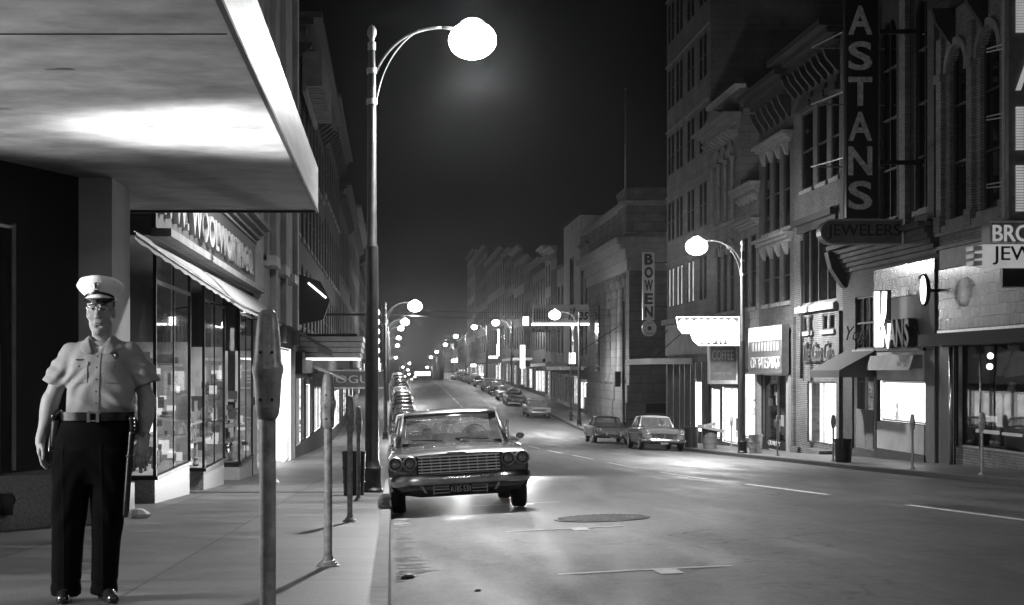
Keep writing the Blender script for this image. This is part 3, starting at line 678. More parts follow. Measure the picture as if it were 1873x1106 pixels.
for i, y in enumerate((80.2, 81.9, 83.2, 84.9, 86.3, 88.2, 90.3)):
    mb = MB(); FR.box(mb, .08, .22, y-.07, y+.07, S(y)-.1, .45); mb.build('chrome_mullion', M_chrome, R)
mb = MB(); FR.box(mb, .01, .1, 80.4, 81.7, -3.2, -.6); mb.build('lit_shop_opening', E_shop, R)

# --- theatre-style entrance canopy on the tower
R = thing('entrance_canopy', 'flat metal edged canopy over the pavement below the office tower', 'canopy', (14.2, 84.0, .4))
mb = MB(); mb.box(14.2, 16.36, 83.2, 92.0, .42, .62); mb.build('slab', M_stuccogrey, R)
mb = MB(); mb.box(14.12, 14.19, 83.1, 92.1, .36, .68); mb.box(14.19, 16.36, 83.1, 83.19, .36, .68); mb.build('metal_edge', M_alu, R)
for y in (84.5, 90.5):
    mb = MB(); mb.tube([(14.5, y, .7), (16.4, y, 2.4)], .025, 6); mb.build('tie_rod', M_black, R)

# --- classical bank with columns
y0, y1 = 106.0, 128.0
R = thing('bank_building', 'classical stone bank with a columned portico and flagpole on the far street corner', 'building', (XR, y0, base_at(y0, y1)))
holes = [(107.4, 118.5, -.9, 6.9)]
wb = wall_body(FR, y0, y1, base_at(y0, y1), 11.7, holes, depth=24, rec=1.5); wb.build('wall', M_stonebig, R)
mb = MB(); mb.quad(FR.P(-1.5, 107.4, -.9), FR.P(-1.5, 118.5, -.9), FR.P(-1.5, 118.5, 6.9), FR.P(-1.5, 107.4, 6.9)); mb.build('portico_wall', M_trimdark, R)
for y in (108.6, 111.6, 114.6, 117.4):
    mb = MB(); mb.lathe(FR.P(-.45, y, -.9), [(.62, 0), (.62, .25), (.5, .4), (.47, 2.5), (.41, 6.9), (.5, 7.0), (.6, 7.3), (.62, 7.78)], 20)
    mb.build('column', M_stonebig, R, smooth=True, angle=40)
for y in (110.1, 113.1, 116.0):
    mb = MB(); FR.box(mb, -1.48, -1.36, y-.7, y+.7, .2, 5.4); mb.build('portico_window', M_darkglass, R)
for yy, hh in ((122.0, 6.0),):
    mb = MB(); FR.box(mb, .003, .1, yy-1.0, yy+1.0, 0, 5.2); mb.build('tall_window', M_darkglass, R)
# entablature wraps the corner
mb = MB()
for k, (o, za, zb) in enumerate(((.18, 6.95, 7.75), (.3, 7.76, 8.4), (.75, 8.41, 8.72), (1.0, 8.73, 9.2), (.35, 9.21, 9.6), (.5, 11.45, 11.75))):
    mb.box(XR-o, XR+24, y0-o, y1+.1*k+.05, za, zb)
mb.build('entablature', M_trim, R)
mb = MB(); mb.box(XR-.22, XR+5, y0-.22, y0+4, 9.62, 12.4); mb.box(XR-.3, XR+5.1, y0-.3, y0+4.1, 12.41, 12.65); mb.build('attic_block', M_stonebig, R)
mb = MB(); mb.box(XR-.3, XR+24, y0-.3, y1+.04, base_at(y0, y1), -2.2); mb.box(XR-.16, XR+24, y0-.16, y1+.02, -2.19, -1.0); mb.build('rusticated_base', M_stonebig, R)
mb = MB(); mb.box(XR+1.1, XR+3.1, y0-.36, y0-.31, -2.9, -2.25); mb.build('bronze_plaque', M_black, R)
mb = MB(); mb.tube([(XR+.2, y0+3, 12.6), (XR+.2, y0+3, 20.0)], [.09, .04], 8); mb.ball((XR+.2, y0+3, 20.05), .1, .1, .1, 8, 6); mb.build('flagpole', M_silverpole, R, smooth=True)

# --- buildings further up the right side
def generic(F, y0, y1, top, wm, label, nwin, floors, arch=False, corn=.7, shop=None, name='shop_building', trim=M_trimdark, litp=0, seed=0, corn_m=None, depth=12, shoph=2.9, ww=.5):
    rn = random.Random(seed+int(y0)); b = base_at(y0, y1); g = max(S(y0), S(y1))
    R = thing(name, label, 'building', (F.X0, y0, b))
    hs = []; wlist = []
    z = g+4.6; fh = (top-.9-z)/max(1, floors)
    for f in range(floors):
        for i in range(nwin):
            c = y0+(y1-y0)*(i+.5)/nwin; w_ = (y1-y0)/nwin*ww/2
            wlist.append((c-w_, c+w_, z+.3+f*fh, z+f*fh+fh*.8))
    ns_ = max(1, round((y1-y0)/3.6)); segs = [(y0+.4+(y1-y0-.8)*i/ns_+.25, y0+.4+(y1-y0-.8)*(i+1)/ns_-.25) for i in range(ns_)]
    hs = [q+(arch,) for q in wlist]+[(a_, b_, g+.4, g+shoph) for a_, b_ in segs]
    wall_body(F, y0, y1, b, top, hs, depth=depth, rec=.12).build('wall', wm, R)
    for q in wlist:
        window(F, R, *q, rec=.12, mull=0, rails=1, pane=E_window if rn.random() < litp else M_darkglass, sill=(y0 < 150), fw=.09)
    cornice(F, y0, y1, top+.25, corn, corn*.9, 4, max(3, int((y1-y0)/1.3)) if corn > .4 else 0, .5).build('cornice', corn_m or trim, R)
    mb = MB(); F.box(mb, .003, .25, y0+.1, y1-.1, g+shoph+.2, g+shoph+1.0); mb.build('shop_fascia', trim, R)
    for ya, yb in segs:
        q = rn.random()
        gl = (E_shop if q < .28 else E_shopmid if q < .5 else M_wood)
        display(F, R, ya, yb, g+.4, g+shoph*(1 if q > .28 else .9), gl, depth=.9, goods=0, mull=1, side=(None if q < .5 else M_dark))
    return R
generic(FR, 128.02, 133.5, 10.6, M_stone, 'plain pale stone building next to the bank behind the shoe sign', 2, 2, corn=.3, shop=E_shopmid)
R = generic(FR, 133.52, 146, 13.6, M_stucco, 'tall plain modern building with a dark vertical window strip beyond the bank', 1, 1, corn=.05, shop=E_shopmid, ww=.25)
generic(FR, 146.02, 152, 10.0, M_stuccogrey, 'low grey building beyond the plain modern building', 2, 2, corn=.2, shop=E_shopmid)
generic(FR, 152.02, 158, 12.2, M_brickdark, 'dark building with bright cornice edges, farther along beside the grey one', 3, 2, corn=.8, corn_m=M_trim)
generic(FR, 158.02, 163.5, 12.7, M_bricklight, 'slim pale quoined brick building with a deep bright cornice', 2, 3, corn=1.0, corn_m=M_trim)
generic(FR, 163.52, 178, 12.0, M_dark, 'dark broad fronted building with a pale roof ornament', 5, 2, arch=True, corn=.8)
generic(FR, 178.02, 190, 13.5, M_brickdark, 'dark brick building halfway up the hill with small cornice brackets', 4, 3, corn=.8)
generic(FR, 190.02, 205, 15.5, M_trimdark, 'tall black fronted building between brick ones up the hill', 4, 3, corn=.9)
generic(FR, 205.02, 222, 16.5, M_brickdark, 'brick block with a pointed roof peak up the hill', 4, 3, corn=.8)
generic(FR, 222.02, 262, 18.0, M_brickgrey, 'long grey brick block near the crest with glowing shop signs', 8, 3, corn=.8, shop=E_shopmid)
generic(FR, 262.02, 300, 21.5, M_brickdark, 'dark tall block close to the crest of the hill', 7, 4, corn=.8, shop=E_shopmid)
generic(FR, 300.02, 330, 23.8, M_bricklight, 'pale edged tallest block at the crest of the hill', 5, 5, corn=.6, shop=E_shopmid)
generic(FR, 330.02, 380, 7.5, M_brickgrey, 'low brick row just past the crest on the far side', 8, 1, corn=.3)
generic(FR, 380.02, 470, 5.5, M_brickdark, 'lowest distant row past the crest of the hill', 10, 1, corn=.2, shoph=2.5)
# pyramid ornament
# ======== left side
y0, y1 = 22.3, 38.9
R = thing('variety_store_building', 'variety store with a long gilt lettered sign band over bay show windows', 'building', (XL, y0, base_at(y0, y1)))
# recessed wall plane behind the bays
FB = Fac(XL-.55, 1)
b = base_at(y0, y1)
wall_body(FL, y0, y1, 2.0, 14.5, [(23+2.6*k, 24.4+2.6*k, 5.6, 8.6) for k in range(6)]+[(23+2.6*k, 24.4+2.6*k, 9.8, 12.8) for k in range(6)], depth=12, rec=.25).build('wall', M_stone, R)
for k in range(6):
    window(FL, R, 23+2.6*k, 24.4+2.6*k, 5.6, 8.6, rec=.25); window(FL, R, 23+2.6*k, 24.4+2.6*k, 9.8, 12.8, rec=.25)
mb = MB(); mb.quad((XL-2.2, y0, b), (XL-2.2, y1, b), (XL-2.2, y1, 2.0), (XL-2.2, y0, 2.0)); mb.quad((XL-12, y0, b), (XL-2.2, y0, b), (XL-2.2, y0, 2.0), (XL-12, y0, 2.0))
mb.quad((XL-2.2, y0, 1.98), (XL-2.2, y1, 1.98), (XL+.0, y1, 1.98), (XL+.0, y0, 1.98)); mb.quad((XL-2.2, y1, b), (XL, y1, b), (XL, y1, 2.0), (XL-2.2, y1, 2.0)); mb.build('entrance_wall', M_dark, R)
cornice(FL, y0, y1, 3.62, .45, .4, 4, 0, ends=False).build('sign_moulding', M_trim, R)
mb = MB(); FL.box(mb, .003, .3, y0, y1, 1.96, 2.08); mb.build('sign_ledge', M_trim, R)
for (ya, yb, first) in ((22.7, 26.6, 1), (28.6, 32.1, 0), (35.3, 38.6, 0)):
    zb_ = -1.56-(ya-22.7)*.044; xb = XL-.55
    mb = MB(); mb.box(xb, XL, ya, yb, b, zb_-.06); mb.build('bulkhead', M_bulk, R)
    mb = MB(); mb.box(xb, XL+.05, ya-.05, yb+.03, zb_-.058, zb_); mb.build('window_sill', M_black, R)
    fr = MB()
    for (xx, yy) in ((XL, ya), (XL, yb), (xb, ya)): fr.box(xx-.025, xx+.025, yy-.025, yy+.025, zb_, 1.9)
    n = 2
    for k in range(1, n): y = ya+(yb-ya)*k/n; fr.box(XL-.012, XL+.012, y-.012, y+.012, zb_, 1.9)
    fr.box(XL-.02, XL+.02, ya, yb, 1.3, 1.36)
    w = fr.build('bay_frame', M_black, R)
    g = MB(); g.quad((XL-.002, ya, zb_), (XL-.002, yb, zb_), (XL-.002, yb, 1.9), (XL-.002, ya, 1.9)); g.quad((xb, ya+.002, zb_), (XL, ya+.002, zb_), (XL, ya+.002, 1.9), (xb, ya+.002, 1.9)); g.build('pane', M_shopglass, w)
    g = MB(); g.quad((xb-.5, ya+.3, zb_), (xb-.5, yb, zb_), (xb-.5, yb, .3), (xb-.5, ya+.3, .3)); g.build('display_backdrop', E_shopdim, w)
    g = MB(); g.quad((xb-.5, ya, zb_+.01), (XL-.01, ya+.01, zb_+.01), (XL-.01, yb, zb_+.01), (xb-.5, yb, zb_+.01)); g.quad((xb-.5, yb, zb_), (XL-.01, yb, zb_), (XL-.01, yb, .4), (xb-.5, yb, .4)); g.build('display_floor', M_stucco, w)
    g = MB(); g.quad((xb-.5, yb-.02, zb_), (XL-.03, yb-.02, zb_), (XL-.03, yb-.02, .5), (xb-.5, yb-.02, .5)); g.build('added_glow_panel', E_shopdim, w)  # glowing panel added to brighten the far end of the bay
    g = MB(); g.box(xb-.45, xb-.3, ya+.3, yb-.2, .36, .42); g.build('light_trough', E_tube, w)
    rn = random.Random(int(ya)); gb = MB()
    for i in range(26):
        yy = rn.uniform(ya+.15, yb-.15); d = rn.uniform(.12, .8); ww_ = rn.uniform(.04, .14); h = rn.uniform(.1, .55)
        lvl = zb_+.012 + rn.choice([0, 0, .45, .8])
        if rn.random() < .5: gb.box(XL-d-.05, XL-d, yy-ww_, yy+ww_, lvl, lvl+h)
        else: gb.lathe((XL-d, yy, lvl), [(ww_*.5, 0), (ww_*.7, h*.2), (ww_*.3, h*.55), (ww_*.5, h*.85), (ww_*.2, h)], 8)
    for s_ in (.44, .79): gb.box(XL-.85, XL-.25, ya+.1, yb-.1, zb_+s_, zb_+s_+.015)
    gb.build('goods', M_card, w)
    for ci in range(3):
        cb = MB()
        for q in range(16):
            xx = rn.uniform(xb-.42, XL-.12); zz = zb_+.05+rn.random()*1.75; a = rn.uniform(.03, .13); b_ = rn.uniform(.03, .13)
            cb.box(xx-a, xx+a, yb-.10-.012*q-.2*ci, yb-.094-.012*q-.2*ci, zz-b_, zz+b_)
        for q in range(12):
            yy = rn.uniform(ya+.5, yb-.3); zz = zb_+.05+rn.random()*1.75; a = rn.uniform(.05, .3); b_ = rn.uniform(.04, .16)
            cb.box(xb-.48+.01*q, xb-.474+.01*q, yy-a, yy+a, zz-b_, zz+b_)
        cb.build('display_card', E_card[ci], w)
for y in (27.5, 33.6, 39.0-.3):
    mb = MB(); mb.box(XL-.6, XL-.42, y-.22, y+.22, b, 1.95); mb.build('column', M_black, R)
R = thing('variety_store_sign', 'long dark sign band with raised gilt letters above the striped awning', 'sign', (XL+.06, 22.3, 2.1))
mb = MB(); mb.box(XL+.004, XL+.07, 22.35, 38.7, 2.1, 3.2); mb.build('board', M_signdark, R)
mb = MB(); mb.box(XL+.004, XL+.12, 22.35, 38.7, 3.2, 3.26); mb.build('board_edge', M_trim, R)
text('F. W. WOOLWORTH CO.', R, 'lettering', M_signletter, (XL+.12, 29.9, 2.6), LEFT_DIR, 14.6, .58, extrude=.045, bold=.012)
R = thing('striped_awning', 'pale rolled out canvas awning over the variety store windows', 'awning', (XL, 20.6, 1.1))
t2_ = lambda y: min(1, max(0, (y-20.7)/8.0))
n = 18; up_ = []; lo_ = []
for i in range(n+1):
    y = 20.7+17.8*i/n; t = min(1, max(0, (y-20.7)/6.5)); t2 = min(1, max(0, (y-20.7)/8.0))**.75
    up_.append((XL+.02, y, 1.9-.02*t)); lo_.append((XL+.03+.72*t2, y, 1.86-.66*t2))
mb = MB(); vs = []
for a, b in zip(up_, lo_):
    m_ = ((a[0]+b[0])/2, a[1], (a[2]+b[2])/2+.05*t2_(a[1])); vs += [a, m_, b]
mb._add(vs, [(3*i+j, 3*i+j+1, 3*i+j+4, 3*i+j+3) for i in range(n) for j in (0, 1)])
mb.build('canvas', M_canvas, R, smooth=True)
mb = MB(); vs = []
for k in range(61):
    q = k/60*n; i = min(n-1, int(q)); f_ = q-i; p = [lo_[i][c]*(1-f_)+lo_[i+1][c]*f_ for c in range(3)]
    vs += [tuple(p), (p[0]+.005, p[1], p[2]-.07-.025*abs(math.sin(k*1.57)))]
mb._add(vs, [(2*i, 2*i+1, 2*i+3, 2*i+2) for i in range(60)])
mb.build('valance', M_canvas, R)
mb = MB(); mb.tube([(p[0]+.01, p[1], p[2]) for p in lo_], .018, 6)
for y in (29.5, 38.5): mb.tube([(XL+.02, y, 1.3), (-2.77, y, 1.18)], .015, 6)
mb.build('awning_frame', M_black, R)

y0, y1 = 39.0, 56.0
R = thing('pilastered_stone_building', 'pale stone building of tall slot windows beyond the variety store', 'building', (XL, y0, base_at(y0, y1)))
slots = [(42.2, 43.6), (46.0, 47.6), (50.4, 52.2)]
holes = [(a, b, 3.2, 7.6) for a, b in slots]+[(a, b, 8.6, 12.6) for a, b in slots]+[(a, b, 13.6, 17) for a, b in slots]+[(40, 44.8, base_at(y0,y1)+.5, .6), (45.6, 53.6, base_at(y0,y1)+.5, .75)]
wall_body(FL, y0, y1, base_at(y0, y1), 19, holes, rec=.45).build('wall', M_stucco, R)
for a, b in slots:
    for za, zb in ((3.2, 7.6), (8.6, 12.6), (13.6, 17)): window(FL, R, a, b, za, zb, rec=.45, mull=0, rails=2)
    mb = MB(); FL.box(mb, .003, .35, a-.1, b+.1, 2.9, 3.18); mb.build('sill_block', M_signwhite, R)
for y in (39.4, 44.8, 49.0, 54.9):
    mb = MB(); FL.box(mb, .003, .18, y-.45, y+.45, .9, 18.6); mb.build('pilaster', M_stucco, R)
display(FL, R, 40, 44.8, base_at(y0, y1)+.5, .6, E_shopmid, depth=1, goods=6, seed=31)
display(FL, R, 45.6, 53.6, base_at(y0, y1)+.5, .75, E_shop, depth=.9, goods=0, seed=32, mull=0, pane=None)
R = thing('scalloped_awning', 'dark awning with a scalloped edge in front of the bright doorway', 'awning', (XL, 46, .5))
mb = MB(); mb.quad((XL+.02, 45, 1.55), (XL+.02, 56, 1.55), (-2.15, 56, .75), (-2.15, 45, .75)); mb.build('canvas', M_canvasdark, R)
mb = MB(); mb._add([p for i in range(41) for p in ((-2.15, 45+11*i/40, .75), (-2.14, 45+11*i/40, .5+.06*abs(math.sin(i*1.1))))], [(2*i, 2*i+1, 2*i+3, 2*i+2) for i in range(40)]); mb.build('valance', M_canvasdark, R)

R = generic(FL, 56.02, 80, 12.8, M_trimdark, 'dark ornate Victorian block with a deep bracketed cornice above the marquee', 8, 3, arch=True, corn=1.0, shop=E_shopmid)
mb = MB()
for i in range(16): FL.box(mb, .35, .95, 57+i*.55, 57.3+i*.55, 10.6, 11.9)
FL.box(mb, .2, .34, 57, 66, 10.4, 12.0); mb.build('pale_bracket_row', M_trim, R)
generic(FL, 80.02, 104, 14.2, M_brickdark, 'dark corniced block beyond the Victorian front on the near pavement side', 7, 3, arch=True, corn=.9, shop=E_shopmid)
generic(FL, 104.02, 129.5, 12.5, M_trimdark, 'black fronted row behind the second lamp standard', 7, 2, corn=.8, shop=E_shopmid)
generic(FL, 130, 170, 13.8, M_stone, 'pale carved stone building with arched window seen past the dark fronts', 8, 3, arch=True, corn=1.0, shop=E_shopmid, trim=M_trim)
generic(FL, 170.02, 250, 12, M_brickdark, 'long brick row climbing the hill on the near pavement side', 14, 3, corn=.6)
generic(FL, 250.02, 470, 9, M_brickdark, 'distant brick row running over the crest behind the lamp standards', 24, 2, corn=.5)

# --- theatre marquee, blade sign of bulbs, vogue sign
R = thing('theatre_marquee', 'white ribbed theatre marquee jutting over the pavement, brightly lit beneath', 'marquee', (XL, 58.5, .5))
mb = MB()
for k in range(4): mb.box(XL+.02, -1.18+.04*k, 58.5-.04*k, 64, .5+.21*k, .68+.21*k)
mb.build('ribbed_side', M_signwhite, R)
mb = MB(); mb.box(XL+.05, -1.3, 58.6, 63.9, 1.34, 1.42); mb.build('roof_edge', M_trimdark, R)
mb = MB(); mb.box(XL+.05, -1.25, 58.55, 63.9, .44, .49); mb.build('lit_soffit', emis('marquee_soffit', 1, 3.0), R)
R = thing('shop_blade_sign', 'angled dark sign box with a bright tube edge fixed above the marquee', 'sign', (XL, 56.6, 1.6))
mb = MB(); mb.prism([(XL+.02, 56.6, 1.7), (XL+1.0, 56.6, 1.9), (XL+1.25, 56.6, 2.6), (XL+.9, 56.6, 3.3), (XL+.02, 56.6, 3.6)], (0, .4, 0)); mb.build('box', M_black, R)
mb = MB(); mb.tube([(XL+.45, 56.55, 3.25), (XL+1.1, 56.55, 2.7)], .035, 6); mb.build('tube', E_neon, R)
R = thing('bulb_sign', 'vertical sign edged with glowing round bulbs beside the second lamp standard', 'sign', (-.9, 72, 0))
mb = MB(); mb.box(-.95, -.45, 72, 72.2, -.1, 3.1); mb.box(XL, -.95, 72.05, 72.15, 2.6, 2.7); mb.build('board', M_black, R)
for k in range(6):
    mb = MB(); mb.ball((-.68, 71.9, 2.75-.45*k), .16, .12, .17, 10, 6); mb.build('bulb', E_neon, R)
mb = MB(); mb.box(-.92, -.48, 71.86, 71.98, -.1, .35); mb.build('bulb_panel', E_neon, R)
R = thing('vogue_sign', 'long dark hanging sign reading VOGUE in pale outlined letters', 'sign', (XL, 68, -.8))
mb = MB(); mb.box(XL+.03, -.35, 68, 68.25, -.72, -.02); mb.build('board', M_signred, R)
mb = MB(); mb.box(XL+.03, -.33, 67.98, 68.27, -.79, -.73); mb.box(XL+.03, -.33, 67.98, 68.27, -.01, .05); mb.build('edge_trim', M_signwhite, R)
text('VOGUE', R, 'lettering', M_signwhite, (-1.75, 67.97, -.37), FRONT_DIR, 2.3, .34, extrude=.02)
R = thing('pale_slanted_awning', 'small pale awning folded out above the VOGUE sign', 'awning', (XL, 60, 0))
mb = MB(); mb.prism([(XL+.03, 64.3, .35), (-1.9, 64.3, -.35), (-1.9, 64.3, -.42), (XL+.03, 64.3, .2)], (0, 3, 0)); mb.build('canvas', M_canvas, R)

# ======== corner building with the canopy, near left
ZC = 2.2
R = thing('corner_building', 'dark corner shop with a framed display window under the big canopy', 'building', (-4.5, 12, -2))
path = [(-5.6, -8), (-5.6, 11.5), (-4.45, 15.2), (-4.08, 16.0), (-3.55, 17.4), (-3.55, 18.6), (-4.4, 18.6), (-4.4, 22.2)]
def wallstrip(mb, p, q, z0, z1):
    mb.quad((p[0], p[1], z0), (q[0], q[1], z0), (q[0], q[1], z1), (p[0], p[1], z1))
mb = MB()
for p, q in zip(path[:-1], path[1:]):
    if p == (-5.6, -8):
        wallstrip(mb, p, (-5.6, 5.4), -3, ZC); wallstrip(mb, (-5.6, 9.6), q, -3, ZC); wallstrip(mb, (-5.6, 5.4), (-5.6, 9.6), 1.7, ZC); wallstrip(mb, (-5.6, 5.4), (-5.6, 9.6), -3, -.9)
    elif p == (-4.45, 15.2) or p == (-5.6, 11.5):
        wallstrip(mb, p, q, -3, -1.05 if p[1] > 15 else ZC); 
        if p[1] > 15: wallstrip(mb, p, q, 1.62, ZC)
    else: wallstrip(mb, p, q, -3, ZC)
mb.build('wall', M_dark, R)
mb = MB(); wallstrip(mb, (-4.4, 15.25), (-4.06, 15.98), -3, -1.1); wallstrip(mb, (-4.06, 15.98), (-3.53, 17.38), -3, -1.1); mb.build('stone_bulkhead', M_bulk, R)
# angled display window set in the wall (near side), frame facing the camera
def lerp(p, q, t): return (p[0]+(q[0]-p[0])*t, p[1]+(q[1]-p[1])*t)
A0 = (-4.45, 15.2); A1 = (-4.08, 16.0); A2 = (-3.55, 17.4)
mb = MB()
ptw = lerp(A1, A2, .12)
mb.tube([(ptw[0]+.03, ptw[1]-.03, -1.05), (ptw[0]+.03, ptw[1]-.03, 1.55)], .035, 4); mb.tube([(-4.47, 15.15, 1.58), (ptw[0]+.03, ptw[1]-.03, 1.52)], .03, 4)
mb.tube([(-4.45, 15.15, -1.08), (-3.6, 17.25, -1.13)], .045, 4)
w = mb.build('display_frame', M_alu, R)
mb = MB(); wallstrip(mb, A0, ptw, -1.05, 1.62); mb.build('pane', M_shopglass, w)
mb = MB(); wallstrip(mb, (-5.6, 15.9), (-4.2, 17.6), -1.05, 1.62); mb.quad((-5.6, 15.2, -1.06), (-4.4, 15.2, -1.06), (-4.1, 17.6, -1.06), (-5.6, 17.6, -1.06)); mb.build('display_lining', M_wood, w)
mb = MB()
for k in range(14):
    x = -4.62-.0+.04*k; y = 16.1+.0*k+.06*k; mb.tube([(x, y, -1.0), (x+.01, y, .3)], .035, 6)
mb.build('curtain', M_canvas, w, smooth=True)
mb = MB(); mb.box(-3.56, -3.17, 17.4, 18.6, -3, ZC-.002); mb.build('pillar', M_stucco, R)
mb = MB(); mb.box(-3.6, -3.12, 17.36, 18.64, -3, -1.35); mb.build('pillar_base', M_bulk, R)
# added show window, unseen beyond the left edge, glowing towards officer and soffit
FC = Fac(-5.6, 1)
display(FC, R, 5.4, 9.6, -.9, 1.7, emis('added_side_glow', 1, 7, var=.2), depth=.8, goods=7, seed=40, mull=2)
mb = MB(); mb.tube([(-4.08+.05, 16.0, -1.35), (-3.95, 15.95, -1.35)], .06, 8); mb.tube([(-4.0, 15.93, -1.28), (-4.0, 15.93, -1.5)], .07, 10); mb.build('fire_hose_connection', M_iron, R, smooth=True)
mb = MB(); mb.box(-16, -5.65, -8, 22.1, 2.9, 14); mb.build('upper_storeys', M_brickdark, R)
R = thing('street_canopy', 'huge flat canopy over the pavement with a stained plaster underside and bright metal edge', 'canopy', (-3, 12, ZC))
mb = MB(); mb.box(-5.62, -1.02, -8, 21.0, ZC+.003, ZC+.5); mb.build('soffit_slab', M_soffit, R)
mb = MB()
for y in (2.0, 10.0): mb.box(-5.6, -1.07, y-.008, y+.008, ZC-.004, ZC+.001)
mb.build('soffit_joint', M_dark, R)
rn = random.Random(21)
mb = MB()
for k in range(14):
    x, y = rn.uniform(-5, -1.2), rn.uniform(9, 19); L = rn.uniform(.04, .16); w_ = rn.uniform(.006, .03); pts = []
    for i in range(12):
        t = 2*PI*i/12; pts.append((x+L*math.cos(t)*rn.uniform(.5, 1), y+w_*math.sin(t)*rn.uniform(.4, 1.4), ZC-.001-.0001*k))
    mb.poly(pts)
mb.build('soffit_stain', M_stuccogrey, R)
mb = MB(); mb.prism([(-1.018, -8, ZC-.02), (-1.0, -8, ZC-.02), (-1.0, -8, ZC+.58), (-1.018, -8, ZC+.58)], (0, 29.02, 0)); mb.build('metal_fascia', M_fascia, R)
mb = MB(); mb.box(-1.03, -.992, -8, 21.03, ZC-.03, ZC+.0); mb.box(-5.6, -1.0, 21.003, 21.03, ZC-.03, ZC+.5); mb.build('edge_strip', M_dark, R)
mb = MB(); mb.tube([(-3.3, 18.9, -3+1.0), (-3.3, 18.9, -3)], .01, 4)
# ---------------------------------------------------------------- street lamps
def lamp_meshes(near):
    pass
def make_lamp(label, near=True, side=-1):
    """origin at the foot; arm reaches +x for the near pavement side, mirrored for the other"""
    R = thing('street_lamp', label, 'street lamp', (0,0,0), 'lamp standards lining the street')
    n = 20 if near else 8; sx = 1
    mb = MB()
    mb.lathe((0,0,0), [(.2,0),(.2,.06),(.17,.1),(.165,.42),(.18,.45),(.15,.5),(.125,.62),(.122,2.0),(.112,4.4),(.108,4.42),(.09,4.45),(.075,7.55),(.06,7.92)], n); mb.build('pole', M_steel, R, smooth=True, angle=35)
    mb = MB(); mb.lathe((0,0,7.92), [(.075,0),(.075,.14),(.04,.16),(.045,.2),(.085,.28),(.085,.36),(.05,.43),(.01,.46)], n); mb.build('finial', M_silverpole, R, smooth=True, angle=50)
    def arc(p0, p1, p2, m=14):
        return [tuple((1-t)**2*a+2*t*(1-t)*b+t*t*c for a, b, c in zip(p0, p1, p2)) for t in [i/m for i in range(m+1)]]
    mb = MB(); mb.tube(arc((.08,0,7.55),(.42,0,8.3),(1.25,0,8.33)), .025, 8); mb.tube([(1.25,0,8.33),(1.55,0,8.3)], .03, 8); mb.build('arm', M_silverpole, R, smooth=True)
    mb = MB(); mb.tube(arc((.08,0,7.0),(.22,0,7.9),(.85,0,8.29)), .014, 6); mb.build('arm_brace', M_silverpole, R, smooth=True)
    mb = MB(); mb.lathe((0,0,7.0), [(.1,-.05),(.1,.05)], n); mb.lathe((0,0,7.55), [(.095,-.05),(.095,.05)], n); mb.build('clamp', M_silverpole, R)
    mb = MB(); mb.lathe((1.8,0,8.2), [(.03,.3),(.1,.28),(.17,.24),(.2,.18),(.18,.18),(.1,.2)], n, sx=1.25); mb.build('hood', M_silverpole, R, smooth=True, angle=40)
    mb = MB(); mb.ball((1.8,0,8.1), .43, .43, .34, 20, 12); mb.build('glowing_globe', E_globe, R, smooth=True)  # globe made oversize so the lamp's glare is part of its shape
    return R
def street_light(x, y, z, w=LAMP_W, r=.14):
    near = y < 170      # the hooded head throws most of its light down, a little sideways and up
    l = bpy.data.lights.new('lamp_light', 'POINT'); l.energy = w*(.42 if near else .95); l.shadow_soft_size = r
    o = bpy.data.objects.new('lamp_light', l); col.objects.link(o); o.location = (x, y, z)
    if near:
        l.energy = w*.28
        l = bpy.data.lights.new('lamp_uplight', 'POINT'); l.energy = w*.07; l.shadow_soft_size = r
        o = bpy.data.objects.new('lamp_uplight', l); col.objects.link(o); o.location = (x, y, z+.92)
        l = bpy.data.lights.new('lamp_downlight', 'SPOT'); l.volume_factor = 0.0; l.energy = w*2.1; l.shadow_soft_size = r; l.spot_size = math.radians(172); l.spot_blend = .55
        o = bpy.data.objects.new('lamp_downlight', l); col.objects.link(o); o.location = (x, y, z-.02)
LMUL = {0: .24, 8: .30, 9: 1.5, 1: 1.0}
lamps = [( -.34, -13, 0, 'lamp standard on the near pavement behind the viewpoint'),
         (-.34, 27.4, 0, 'tall steel lamp standard with a curved arm, blazing above the parked saloon at the kerb'),
         (-.34, 93, 0, 'second lamp standard along the near pavement, in line behind the tall one'),
         (-.34, 156, 0, 'third lamp standard along the near pavement'), (-.34, 226, 0, 'fourth lamp standard along the near pavement'),
         (-.34, 288, 0, 'fifth lamp standard along the near pavement'), (-.34, 340, 0, 'sixth lamp standard along the near pavement, past the crest'), (-.34, 460, 0, 'seventh lamp standard on the near side, far past the crest'),
         (RW+.38, 2, 1, 'lamp standard on the far pavement outside the frame edge'),
         (RW+.38, 60, 1, 'lamp standard with dark foot and blazing head beside the white bin on the far pavement'),
         (RW+.38, 112, 1, 'lamp standard by the bank corner in front of the shoe sign'),
         (RW+.38, 175, 1, 'third visible lamp standard on the far pavement, starting up the hill'),
         (RW+.38, 220, 1, 'fourth visible lamp standard on the far pavement climbing the hill'), (RW+.38, 282, 1, 'fifth visible lamp standard on the far pavement climbing the hill'),
         (RW+.38, 337, 1, 'sixth visible lamp standard on the far pavement, near the crest'), (RW+.38, 400, 1, 'seventh visible lamp standard on the far pavement over the crest'),
         (RW+.38, 459, 1, 'eighth visible lamp standard on the far pavement over the crest'), (RW+.38, 538, 1, 'lowest of the far pavement lamp standards beyond the crest')]
L0 = make_lamp(lamps[0][3]); index_tree()
LF = None
for i, (x, y, s, lab) in enumerate(lamps):
    x += curve_x(y); z = S(y)+(.1 if s else 0)
    if i == 0: o = L0
    else: o = copy_tree(L0, (0,0,0), label=lab)
    o.location = (x, y, z-.01); o.rotation_euler = (0, 0, PI if s else 0)
    street_light(x+(1.8 if not s else -1.8), y, z+7.7, LAMP_W*LMUL.get(i, 1.0))
